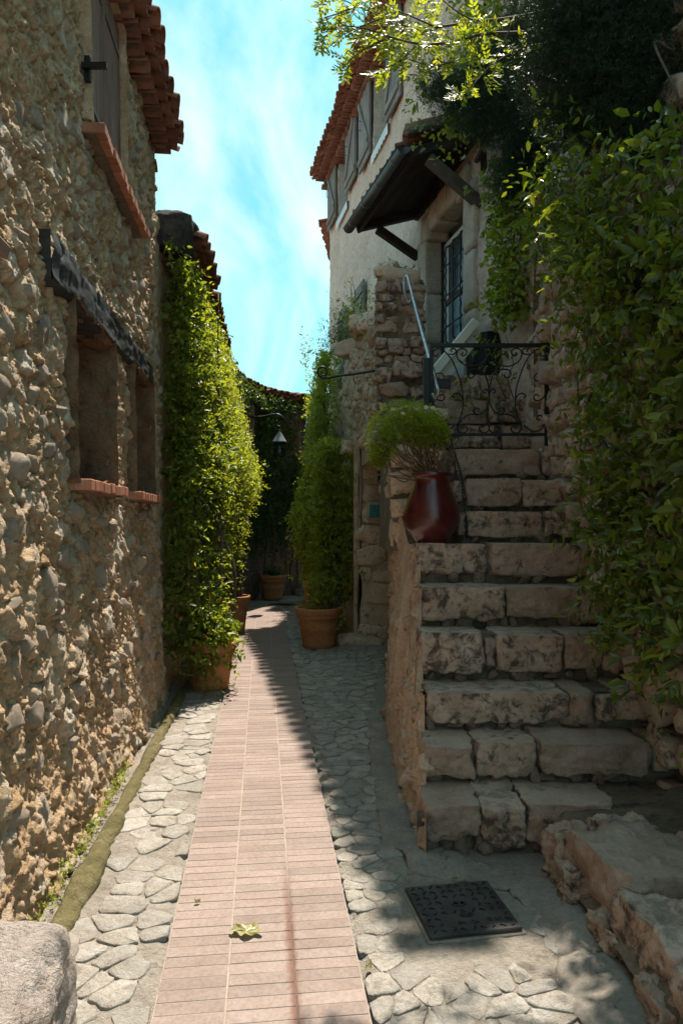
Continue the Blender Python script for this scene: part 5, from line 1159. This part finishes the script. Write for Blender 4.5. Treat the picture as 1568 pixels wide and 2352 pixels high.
# ---------------------------------------------------------------- climbers and trees
def plant(name, label, loc, cat_='climber', group=None): return thing(name, label, cat_, loc, group)
def foliage(parent, data, m, six=False, name='foliage', **k): return add(name, leaf_mesh(name, *data, six=six, **k), m, parent, kind='stuff')
def stems(parent, paths, m, name='stem'):
    for pts, r0, r1 in paths:
        p = smooth_pts(pts, 4); add(name, tube_me(name, p, [r0 + (r1 - r0) * i / (len(p) - 1) for i in range(len(p))], 6), m, parent)
def wavy(a, b, n, amp, rng):
    a, b = np.array(a, float), np.array(b, float); return [tuple(a + (b - a) * i / n + (rng.normal(0, amp, 3) if 0 < i < n else 0)) for i in range(n + 1)]

def surf_climber(n, fpos, fn, rng, k=8, size=.05, L=(.12, .34), up=.25, out=.9, droop=.3, **kw):
    """fpos(rng,n) -> points on the outer skin (n,3) ; fn -> outward normal"""
    Pn = fpos(rng, n); D = np.array(fn)[None] * out + rng.normal(0, .55, (len(Pn), 3)) + np.array([0, 0, up]); return shoots(Pn, D, rng.uniform(*L, len(Pn)), k, size, rng, droop, **kw)
def clumpy(P, s, seed): return fbm(P, s, 3, seed)

# nearest left climber: out of the first pot, up the corner of the low house
r = np.random.default_rng(50)
def f1(rng, n):
    Y = rng.uniform(6.58, 8.5, n); z = rng.uniform(.25, 4.15, n); P = np.stack([XW(Y), Y, z], -1)
    T = np.interp(z, [.3, .6, 1.0, 1.6, 2.6, 3.6, 4.2], [.42, .42, .34, .36, .32, .22, .10]) * np.interp(Y, [6.58, 6.95, 7.4, 8.5], [.5, .95, 1.05, .95]) * (1 + .9 * clumpy(P, 3.4, 4))
    dep = rng.random(n) ** np.where(rng.random(n) < .7, .2, 1.0); P[:, 0] += T * dep + .03
    keep = rng.random(n) < np.interp(z, [0, .5, 4.15], [.9, 1, .75]) * np.clip(.75 + clumpy(P, 2.5, 9), .1, 1)
    keep &= ~((Y < 7.0) & (z < 2.2) & (rng.random(n) < .25)) & ~((Y > 7.35) & (z < 1.0)); return P[keep]
p1 = plant('potted_climber', 'dark glossy climber rising from the nearest left pot up to the low eave', (-1.31, 7.12, .42))
d = surf_climber(3400, f1, (1, -.25, 0), r, 8, .060, (.12, .32), .15, .8, .35, tint0=-.04)
sp = shoots(np.column_stack([-1.37 + r.normal(0, .13, 130), 7.12 + r.normal(0, .13, 130), r.uniform(.42, .70, 130)]), np.column_stack([r.normal(.15, .6, 130), r.normal(-.2, .6, 130), r.uniform(.1, .9, 130)]), r.uniform(.10, .26, 130), 9, .062, r, .5)
tr = shoots(np.column_stack([np.full(16, -1.30) + r.normal(0, .1, 16), np.full(16, 6.86) + r.normal(0, .03, 16), r.uniform(.36, .5, 16)]), np.column_stack([r.normal(.2, .3, 16), np.full(16, -.35), np.full(16, -1.0)]), r.uniform(.2, .42, 16), 8, .06, r, .2)
tops = shoots(np.column_stack([XW(6.75) + r.uniform(.02, .10, 26), r.uniform(6.62, 6.8, 26), r.uniform(3.5, 4.5, 26)]), np.column_stack([r.normal(.4, .3, 26), r.normal(-.4, .3, 26), r.normal(-.4, .4, 26)]), r.uniform(.15, .4, 26), 7, .06, r, .3)
nc = 420; Yc = r.uniform(6.62, 7.25, nc); zc_ = r.uniform(.4, 4.0, nc); cor = shoots(np.column_stack([XW(Yc) - .03 + r.uniform(.0, .14, nc), Yc, zc_]), np.column_stack([np.full(nc, .7) + r.normal(0, .4, nc), r.normal(-.6, .4, nc), r.normal(.0, .5, nc)]), r.uniform(.08, .24, nc), 7, .06, r, .35, tint0=-.05)
foliage(p1, cat(d, sp, tr, tops, cor), M['leaf'], True)
stems(p1, [(wavy((-1.34 + .04 * i, 7.15, .42), (XW(7.2) + .08 + .05 * i, 6.95 + .2 * i, 2.2 + .4 * i), 6, .05, r), .016, .006) for i in range(6)], M['twig'])
# big sunlit climber behind it
r = np.random.default_rng(51)
def f2_(rng, n):
    Y = rng.uniform(8.2, 11.25, n); z = rng.uniform(.45, 4.05, n); P = np.stack([XW(Y), Y, z], -1)
    T = np.interp(z, [.4, .8, 1.3, 1.8, 2.2, 2.6, 3.0, 3.5, 4.05], [.30, .36, .42, .52, .68, .60, .48, .36, .24]) * np.interp(Y, [8.2, 8.6, 9.4, 10.6, 11.3], [.72, .88, 1.0, 1.0, .85]) * (1 + .55 * clumpy(P, 3.0, 14) + .2 * clumpy(P, 7, 15))
    P[:, 0] += T * rng.random(n) ** np.where(rng.random(n) < .75, .12, .8) * .92 + .02; keep = rng.random(n) < np.clip(.65 + 1.5 * clumpy(P, 3.0, 19), .08, 1); keep &= ~((z < 1.15) & (Y < 10.4)); return P[keep]
p2 = plant('potted_climber', 'large sunlit yellow green climber bulging over the left of the path', (-1.64, 10.7, .5))
d = surf_climber(9000, f2_, (1, -.35, .15), r, 9, .052, (.10, .30), .35, .8, .25, tint0=.10)
foliage(p2, d, M['leaf']); stems(p2, [(wavy((-1.64 + .03 * i, 10.7, .5), (XW(10) + .1 + .06 * i, 9.2 + .4 * i, 2.4 + .3 * i), 6, .06, r), .02, .006) for i in range(6)], M['twig'])
# ivy on the end house
r = np.random.default_rng(52); BPa = np.array(BP); bd_ = np.concatenate([[0], np.cumsum(np.hypot(*np.diff(BPa, axis=0).T))])
def f3(rng, n, s0=0.1, s1=7.6, z0=.9, z1=4.35):
    s = rng.uniform(s0, s1, n); z = z0 + (z1 - z0) * rng.random(n) ** .8; x = np.interp(s, bd_, BPa[:, 0]); y = np.interp(s, bd_, BPa[:, 1])
    x2 = np.interp(s + .05, bd_, BPa[:, 0]); y2 = np.interp(s + .05, bd_, BPa[:, 1]); nx, ny = (y2 - y), -(x2 - x); l = np.hypot(nx, ny) + 1e-9
    P = np.stack([x, y, z], -1); T = (.20 + .18 * clumpy(P, 2.5, 24)) * np.interp(z, [.8, 1.6, 3.6, 4.4], [.3, 1, 1.1, 1.5]) * rng.random(n) ** .4 + .03
    P[:, 0] += nx / l * T; P[:, 1] += ny / l * T
    keep = ~((np.abs(P[:, 0] + 1.85) < .24) & (z > 3.2) & (z < 4.05) & (y > 14.0) & (y < 15.1)) & ~((P[:, 0] > -1.05) & (z < 2.25)) & ~((P[:, 0] > -1.1) & (P[:, 0] < -.5) & (z > 3.05) & (z < 4.15))
    keep &= rng.random(n) < np.clip(np.interp(z, [.9, 1.3, 2.0], [.4, .8, 1.0]) + .5 * clumpy(P, 2, 29), .1, 1); return P[keep]
p3 = plant('wall_ivy', 'dark ivy covering the house at the end of the alley behind the lantern', (-1.6, 15.6, 0))
d = surf_climber(8000, f3, (.4, -1, 0), r, 7, .07, (.10, .28), .25, .8, .3, tint0=-.12); foliage(p3, d, M['leaf_dark'])
# right hand climber from the rosette pot
r = np.random.default_rng(53)
def f4(rng, n):
    Y = rng.uniform(9.75, 12.8, n); z = .45 + rng.random(n) * 2.35; P = np.stack([XA(Y), Y, z], -1)
    T = np.interp(z, [.4, .7, 1.1, 1.7, 2.3, 2.8, 3.2], [.40, .36, .56, .60, .54, .44, .26]) * np.interp(Y, [9.7, 10.1, 10.6, 12.8], [.6, .85, 1.0, 1.0]) * (1 + .5 * clumpy(P, 3.0, 34) + .2 * clumpy(P, 8, 35))
    P[:, 0] -= T * rng.random(n) ** np.where(rng.random(n) < .75, .12, .8); keep = rng.random(n) < np.clip(np.interp(z, [.4, .9, 1.3], [.30, .50, .75]) + 1.3 * clumpy(P, 3, 39), .1, 1); return P[keep]
p4 = plant('potted_climber', 'olive green climber rising from the rosette pot on the right of the path', (-.30, 9.42, .5))
d = surf_climber(4200, f4, (-1, -.7, 0), r, 8, .066, (.10, .28), .3, .8, .3, tint0=-.02)
sp = shoots(np.column_stack([-.24 + r.normal(0, .15, 90), 9.46 + r.normal(0, .13, 90), r.uniform(.5, .95, 90)]), np.column_stack([r.normal(-.1, .7, 90), r.normal(-.2, .6, 90), r.uniform(.2, 1, 90)]), r.uniform(.1, .3, 90), 8, .05, r, .4)
tl = shoots(np.column_stack([.02 + r.normal(0, .02, 4), 9.2 + r.normal(0, .02, 4), r.uniform(.42, .5, 4)]), np.column_stack([r.normal(0, .2, 4), np.full(4, -.5), np.full(4, -1.0)]), r.uniform(.12, .2, 4), 5, .06, r, .2)
nf = 900; fr_ = shoots(np.column_stack([XA(9.8) - r.uniform(-.08, .52, nf), 9.72 + r.random(nf) ** 2 * .5, .75 + r.random(nf) * 2.0]), np.column_stack([r.normal(-.3, .5, nf), r.normal(-.8, .4, nf), r.normal(.25, .5, nf)]), r.uniform(.1, .28, nf), 8, .062, r, .3)
foliage(p4, cat(d, sp, tl, fr_), M['leaf_olive']); stems(p4, [(wavy((-.25 + .04 * i, 9.45, .5), (XA(10.2) - .15 - .05 * i, 10.0 + .3 * i, 2.0 + .2 * i), 6, .05, r), .014, .005) for i in range(7)], M['twig'])
# taller ivy behind it on the house corner
r = np.random.default_rng(54)
def f5(rng, n):
    Y = rng.uniform(12.6, 15.0, n); z = 2.0 + rng.random(n) * 2.75; P = np.stack([np.interp(Y, [12.6, 15], [.04, -.06]), Y, z], -1)
    T = np.interp(z, [2, 3, 4.0, 4.8], [.5, .56, .52, .28]) * (1 + .4 * clumpy(P, 2.8, 44)); P[:, 0] -= T * rng.random(n) ** np.where(rng.random(n) < .75, .12, .8) - .05; return P[rng.random(n) < np.clip(.85 + .7 * clumpy(P, 3, 49), .1, 1)]
p5 = plant('corner_ivy', 'tall bright ivy column on the far corner of the plaster house', (-.3, 13.8, 0))
d = surf_climber(2900, f5, (-1, -.6, .2), r, 8, .066, (.10, .28), .35, .8, .25, tint0=.08)
d2_ = shoots(np.column_stack([r.uniform(-.75, -.15, 26), r.uniform(12.8, 14.2, 26), r.uniform(4.35, 4.75, 26)]), np.column_stack([r.normal(0, .2, 26), r.normal(0, .2, 26), np.ones(26)]), r.uniform(.3, .75, 26), 16, .065, r, 0, aspect=.3, tint0=.1)
foliage(p5, cat(d, d2_), M['leaf_olive']); stems(p5, [(wavy((-.15 - .08 * i, 13.2 + .3 * i, 0), (-.3 - .08 * i, 13.2 + .3 * i, 4.2), 7, .05, r), .02, .008) for i in range(4)], M['twig'])
stems(p3, [(wavy((BP[k][0] + .1, BP[k][1] - .1, 0), (BP[k][0] + .12, BP[k][1] - .12, 4.0), 7, .05, r), .022, .008) for k in (2, 3, 4, 5)], M['twig'])
# plants in the far pots
for (x, y, z, n, m_, lab) in ((-1.47, 15.35, .5, 60, 'leaf_dark', 'sparse dark plant in the shaded pot at the end of the alley'), (-.53, 13.3, .55, 40, 'leaf', 'small bright plant in the pot behind the right hand climber')):
    q = plant('pot_plant', lab, (x, y, z), 'plant'); Pq = np.column_stack([x + r.normal(0, .09, n), y + r.normal(0, .08, n), np.full(n, z)])
    foliage(q, shoots(Pq, np.column_stack([r.normal(0, .5, n), r.normal(0, .5, n), np.ones(n)]), r.uniform(.15, .5, n), 9, .05, r, .2), M[m_]); stems(q, [(wavy((x, y, z - .05), (x + .05 * i, y, z + .4), 4, .02, r), .008, .004) for i in (-1, 0, 1)], M['twig'])
# grey shrub and weeds on top of the parapet
r = np.random.default_rng(55); q = plant('wall_shrub', 'grey green shrub growing on top of the parapet by the lower shutters', (.10, 10.6, 4.1), 'shrub')
n = 520; Pq = np.column_stack([.06 + r.normal(0, .13, n), 10.7 + r.normal(0, .45, n), 4.22 + np.abs(r.normal(0, .22, n))]); foliage(q, shoots(Pq, np.column_stack([r.normal(-.2, .6, n), r.normal(0, .6, n), r.uniform(.2, 1, n)]), r.uniform(.08, .24, n), 9, .034, r, .1, aspect=.3), M['leaf_grey'])
stems(q, [(wavy((.12, 10.4 + .2 * i, 4.05), (.0, 10.4 + .25 * i, 4.6), 3, .03, r), .01, .004) for i in range(4)], M['twig'])
q = plant('wall_weed', 'leafy yellow flowered weeds on the parapet beside the pier', (.22, 9.2, 4.1), 'weed')
n = 42; Pq = np.column_stack([.18 + r.normal(0, .08, n), 9.2 + r.normal(0, .35, n), np.full(n, 4.15)]); foliage(q, shoots(Pq, np.column_stack([r.normal(-.1, .25, n), r.normal(0, .3, n), np.ones(n)]), r.uniform(.2, .75, n), 7, .06, r, .05, tint0=.15), M['leaf']); stems(q, [(wavy((.18, 9.0 + .2 * i, 4.1), (.12, 9.0 + .22 * i, 4.75), 3, .02, r), .006, .003) for i in range(3)], M['twig'])
q = plant('pier_moss', 'dark tuft of moss and grass on top of the stone pier', (.55, 7.55, 4.3), 'moss'); n = 90
Pq = np.column_stack([.56 + r.normal(0, .09, n), 7.56 + r.normal(0, .08, n), np.full(n, 4.30)]); foliage(q, shoots(Pq, np.column_stack([r.normal(0, .6, n), r.normal(0, .6, n), np.ones(n)]), r.uniform(.04, .12, n), 7, .03, r, .1, aspect=.3), M['leaf_dark'])
# feathery shrub in the red jar
r = np.random.default_rng(56); q = plant('feathery_shrub', 'bright feathery green shrub leaning left out of the red jar with cream daisies', (.66, 5.24, 2.0), 'shrub')
cl_ = [((.42, 5.22, 2.36), (.15, .14, .13)), ((.30, 5.20, 2.22), (.09, .12, .14)), ((.52, 5.24, 2.38), (.13, .13, .12)), ((.60, 5.22, 2.28), (.10, .10, .10)), ((.68, 5.26, 2.33), (.09, .1, .1)), ((.72, 5.28, 2.26), (.07, .08, .08)), ((.28, 5.2, 2.10), (.05, .07, .06))]
Pq = np.concatenate([np.array(c_) + unit(r.normal(size=(230, 3))) * (r.random((230, 1)) ** .45) * 1.3 * np.array(s_) for c_, s_ in cl_]); n = len(Pq)
foliage(q, shoots(Pq, np.column_stack([r.normal(-.15, .4, n), r.normal(-.1, .4, n), np.full(n, .8)]), r.uniform(.04, .085, n), 14, .024, r, .05, aspect=.24, spread=1.1), M['leaf_euryops'])
stems(q, [(wavy((.66 + r.normal(0, .03), 5.245 + r.normal(0, .03), 1.98), np.array(c_) + r.normal(0, .07, 3) - np.array([0, 0, .04]), 4, .025, r), .007, .003) for c_, s_ in cl_ for _ in range(7)], M['twig_red'])
for k in range(17):
    u_, v_ = [(862, 992), (860, 1003), (870, 975), (893, 960), (902, 940), (915, 946), (922, 938), (932, 934), (940, 944), (948, 936), (905, 955), (955, 940), (978, 936), (993, 937), (946, 958), (925, 950), (866, 984)][k]
    c_ = at(u_, v_, 5.14 + r.uniform(-.04, .06)); rad = r.uniform(.013, .019); m_ = M['petal_v'] if k in (1, 16) else M['petal']
    A = np.array([[math.cos(a), math.sin(a), .25] for a in np.linspace(0, 2 * math.pi, 10)[:-1]]); tilt = Euler((r.normal(.5, .4), r.normal(0, .4), 0)).to_matrix(); A = np.array([tilt @ Vector(a) for a in A]); nn = np.array([tilt @ Vector((0, 0, 1))] * 9)
    fo = add('flower', leaf_mesh('flower', np.array([c_] * 9), A, nn, np.full(9, rad * 1.3), np.full(9, rad * .6), np.full(9, r.random())), m_, q)
    add('flower_stalk', tube_me('flower_stalk', [c_, c_ + Vector((.02, .02, -.06))], .0018, 4), M['leaf_euryops'], q)
# ivy hanging on the house wall right of the door
r = np.random.default_rng(57); q = plant('hanging_ivy', 'ivy hanging down the plaster wall between the door and the retaining wall', (1.58, 6.5, 4.2))
def f6(rng, n):
    z = rng.uniform(3.45, 4.95, n); Y = 6.35 + rng.normal(0, .20, n) * np.interp(z, [3.4, 4.2, 4.9], [.6, .9, 1.3]); P = np.stack([XH(Y), Y, z], -1); P[:, 0] -= .05 + .14 * rng.random(n) * (1 + .6 * clumpy(P, 4, 64)); return P
foliage(q, surf_climber(330, f6, (-1, -.6, -.3), r, 6, .055, (.08, .22), -.2, .7, .3, aspect=.75), M['leaf'], True); stems(q, [(wavy((XH(6.4) - .06, 6.4 - .1 * i, 5.0), (XH(6.4) - .08, 6.3 + .1 * i, 3.6), 6, .05, r), .012, .005) for i in range(3)], M['twig'])
q = plant('landing_weed', 'thin leafy creeper growing by the right post of the iron gate', (1.55, 6.35, 2.8), 'weed'); n = 46
Pq = np.column_stack([r.uniform(1.12, 1.62, n), r.uniform(6.1, 6.45, n), r.uniform(2.55, 3.3, n)]); Pq[:, 0] = np.minimum(Pq[:, 0], XH(Pq[:, 1]) - .05)
foliage(q, shoots(Pq, np.column_stack([r.normal(-.6, .5, n), r.normal(-.4, .4, n), r.normal(.3, .5, n)]), r.uniform(.1, .3, n), 6, .05, r, .2), M['leaf_creep'], True); stems(q, [(wavy((1.55, 6.4, 2.6), (1.25 + .1 * i, 6.3, 3.3), 4, .04, r), .006, .003) for i in range(3)], M['twig'])
# large-leaved creeper over the retaining wall
r = np.random.default_rng(58); q = plant('wall_creeper', 'dense dark creeper with large glossy leaves hanging over the right retaining wall', (1.7, 3.8, 1.0))
YM = lambda z: np.interp(z, [.9, 1.4, 2.4, 3.2, 3.8, 4.4], [4.15, 4.45, 4.55, 4.95, 5.5, 5.85])
def f7(rng, n):
    z = rng.uniform(.95, 4.6, n); ym = YM(z); Y = ym - (ym - 2.3) * rng.random(n) ** .9; z = np.minimum(z, 1.85 + .55 * Y - rng.random(n) ** .6 * 1.1); P = np.stack([RX(Y), Y, z], -1); e_ = np.clip((ym - Y) / .9, 0, 1)
    P[:, 0] -= (.08 + (.16 + .22 * e_) * rng.random(n) ** .6 * (1 + .5 * clumpy(P, 2.4, 74))); return P[rng.random(n) < np.clip(.35 + .65 * e_ + .6 * clumpy(P, 2.6, 79), .05, 1)]
P7 = f7(r, 1700); D7 = np.array([[-.8, -.35, 0]]) + r.normal(0, .5, (len(P7), 3)) + np.array([0, 0, -.15])
foliage(q, shoots(P7, D7, r.uniform(.12, .38, len(P7)), 8, .068, r, .4, aspect=.42), M['leaf_creep'], True, curl=.2)
stems(q, [(wavy((RX(3.0 + .3 * i) - .16, 3.0 + .3 * i, 4.5), (RX(3.0 + .25 * i) - .14, 2.9 + .25 * i + r.normal(0, .5), 1.2 + r.uniform(0, 1.2)), 12, .09, r), .008, .003) for i in range(8)], M['twig'])
lf = [leaf_mesh('leaf', np.zeros((1, 3)), np.array([[1.0, 0, 0]]), np.array([[0, 0, 1.0]]), np.array([1.0]), np.array([w_]), np.array([.5]), True, .14, c_) for w_, c_ in ((.42, .2), (.38, .1), (.48, .3))]
for me_ in lf: me_.polygons.foreach_set('use_smooth', np.ones(2, bool))
P8 = f7(r, 700)[:300]
for i, p in enumerate(P8):
    s_ = r.uniform(.06, .095); ax = Vector((-.5 + r.normal(0, .4), -.35 + r.normal(0, .5), -.3 + r.normal(0, .5))); add('leaf', lf[i % 3], M['leaf_single'], q, Matrix.Translation(Vector(p) + Vector((-.10, -.04, 0))) @ ax.to_track_quat('X', 'Z').to_matrix().to_4x4() @ Euler((r.normal(0, .5), 0, 0)).to_matrix().to_4x4() @ Matrix.Scale(s_, 4))
# juniper overhanging from the terrace
r = np.random.default_rng(59); q = plant('juniper_tree', 'dark needled juniper leaning over the stairs from the right terrace', (2.9, 4.9, 4.25), 'tree')
CLU = [(1010, 190, 4.9, .17), (1060, 230, 4.9, .22), (1120, 260, 4.8, .24), (1130, 170, 4.8, .22), (1190, 230, 4.7, .28), (1240, 320, 4.7, .24), (1190, 330, 4.75, .22), (1180, 410, 4.8, .20), (1215, 440, 4.8, .16), (1250, 400, 4.8, .20), (1200, 110, 4.7, .26), (1270, 150, 4.6, .28), (1240, 40, 4.6, .26), (1330, 70, 4.5, .28), (1320, 10, 4.5, .26), (1400, 30, 4.5, .28),
       (1420, 130, 4.4, .26), (1490, 60, 4.4, .30), (1545, 130, 4.3, .28), (1500, 200, 4.3, .24), (1550, 30, 4.3, .3), (1440, 220, 4.4, .2), (1525, 290, 4.3, .20), (1480, 320, 4.3, .14), (1350, 190, 4.5, .22), (1310, 250, 4.6, .2), (1400, -40, 4.5, .3), (1500, -40, 4.5, .3), (1290, -40, 4.6, .3), (1565, 250, 4.3, .2), (1350, 300, 4.6, .16), (1420, 270, 4.4, .2), (1380, 230, 4.5, .2), (1480, 260, 4.4, .2), (1540, 340, 4.3, .16)]
allp = []; br_ = []
for (u_, v_, y_, rad) in CLU:
    if u_ < 1262: y_ += 1.15; rad *= 1.24
    else: y_ -= .45; rad *= 1.0
    c_ = np.array(at(u_, v_, y_)); n = int(12500 * rad * rad) + 60; Pq = c_ + unit(r.normal(size=(n, 3))) * (r.random((n, 1)) ** .5) * rad * np.array([1, 1, .85])
    allp.append(shoots(Pq, np.column_stack([r.normal(-.5, .5, n), r.normal(-.35, .5, n), r.normal(-.25, .55, n)]), r.uniform(.05, .13, n), 15, .022, r, .35, aspect=.13, spread=.7, flat=.2))
    br_.append((wavy((2.75 + r.normal(0, .05), 4.9, min(5.6, max(4.5, c_[2] + r.uniform(.1, .4)))), c_, 5, .05, r), .022, .006))
foliage(q, cat(*allp), M['leaf_conifer'], name='crown'); stems(q, br_, M['twig'], 'branch')
add('trunk', tube_me('trunk', smooth_pts([(2.95, 4.95, 4.2), (2.85, 4.9, 4.8), (2.78, 4.92, 5.6), (2.7, 4.95, 6.6)], 4), [.13 - .004 * i for i in range(13)], 10), M['twig'], q)
# young ash-like branches against the light
r = np.random.default_rng(60); q = plant('leafy_branch_tree', 'thin branches of backlit yellow green leaves reaching in at the top of the picture', (2.4, 5.6, 4.3), 'tree')
BR = [[(1330, 10), (1180, 40), (1090, 50), (1000, 62), (940, 62), (880, 40), (815, 12), (760, -14)], [(1330, 60), (1200, 74), (1110, 78), (1030, 98), (960, 100), (900, 86), (840, 66), (780, 60), (742, 76)], [(1000, 62), (950, 40), (905, 20), (870, -10)], [(1110, 78), (1060, 130), (1000, 150), (950, 140), (900, 120)], [(1330, 90), (1200, 110), (1130, 150), (1090, 190), (1060, 215)],
      [(960, 100), (930, 130), (900, 150), (880, 158)], [(900, 86), (860, 100), (815, 128), (790, 150)], [(880, 40), (830, 60), (770, 85)], [(1000, 98), (985, 60), (975, 10)], [(1090, 50), (1040, 20), (1000, -15)], [(815, 12), (780, 30), (745, 40)], [(700, -30), (660, -12), (645, 0)], [(760, -14), (700, -30)], [(1180, 40), (1150, 110), (1110, 170)]]
tw = []; lp = []
for b_i, b in enumerate(BR):
    n = len(b); pts = [at(u_, v_, 4.35 + .2 * math.sin(b_i * 1.7 + i * .5)) for i, (u_, v_) in enumerate(b)]; tw.append((pts, .011 if b_i < 2 else .006, .0025)); P_ = np.array(smooth_pts(pts, 6))
    k = max(5, int(len(P_) * 1.15)); k = 2 if b_i == 11 else (1 if b_i == 12 else k); idx = r.integers(0 if b_i > 1 else 10, len(P_), k)
    if b_i == 11: idx = np.array([len(P_) - 1, len(P_) - 2])
    for i in idx:
        base = P_[i] + r.normal(0, .012, 3); ax = unit(np.array([-.55, -.1, -.35]) + r.normal(0, .6, 3)); Lr = r.uniform(.075, .13); side = unit(np.cross(ax, np.array([0, -.75, .65]) + r.normal(0, .3, 3)))
        for j in range(4):
            for s_ in (-1, 1):
                f = .25 + j * .22; lp.append((base + ax * Lr * f, unit(ax * .75 + side * s_ + r.normal(0, .12, 3)), np.cross(ax, side) + r.normal(0, .25, 3), r.uniform(.030, .047), .4, r.random()))
        lp.append((base + ax * Lr, ax, np.cross(ax, side), .046, .4, r.random())); tw.append(([base, base + ax * Lr * .5, base + ax * Lr], .0018, .001)) if len(tw) < 90 else None
a_ = [np.array([x[i] for x in lp]) for i in range(6)]
foliage(q, (a_[0], a_[1], a_[2], a_[3], a_[3] * a_[4], a_[5]), M['leaf_light'], True, fold=.12); stems(q, tw, M['twig'], 'branch')
add('trunk', tube_me('trunk', smooth_pts([(2.4, 5.7, 4.2), (2.25, 5.6, 4.7), (2.0, 5.45, 5.2), tuple(at(1330, 40, 4.4))], 4), [.06 - .0035 * i for i in range(13)], 8), M['twig'], q)
# lit ivy on the house wall behind the juniper
r = np.random.default_rng(61); q = plant('upper_ivy', 'sunlit yellow green ivy on the plaster wall behind the juniper', (1.4, 7.2, 5.3))
n = 420; U = r.normal(1120, 62, n); Vv = np.interp(U, [980, 1060, 1120, 1240], [250, 190, 120, 90]) + r.normal(0, 75, n); Yq = r.uniform(6.1, 7.0, n); Pq = np.array([at(a, b, c_) for a, b, c_ in zip(U, Vv, Yq)]); Pq[:, 0] = np.minimum(Pq[:, 0], XH(Pq[:, 1]) - .05)
foliage(q, shoots(Pq, np.column_stack([r.normal(-.5, .5, n), r.normal(-.3, .4, n), r.normal(-.2, .5, n)]), r.uniform(.1, .3, n), 6, .058, r, .3, aspect=.6, tint0=.2), M['leaf_creep'], True); stems(q, [(wavy(at(1230, 60 + 40 * i, 6.6), at(1010 + 20 * i, 200 + 30 * i, 6.5), 6, .05, r), .012, .004) for i in range(4)], M['twig'])
# moss tufts along the left wall foot
r = np.random.default_rng(62); n = 260; Yq = r.uniform(2.5, 4.6, n); Pq = np.column_stack([XW(Yq) + .06 + r.normal(0, .012, n), Yq, r.uniform(.03, .12, n)])
foliage_o = add('moss_tufts', leaf_mesh('moss_tufts', *shoots(Pq, np.column_stack([np.full(n, .6), r.normal(0, .5, n), np.full(n, .6)]), r.uniform(.01, .035, n), 7, .012, r, .1, aspect=.5)), M['leaf_euryops'], None, None, 'green moss tufts along the foot of the rubble house wall', 'moss', kind='stuff')
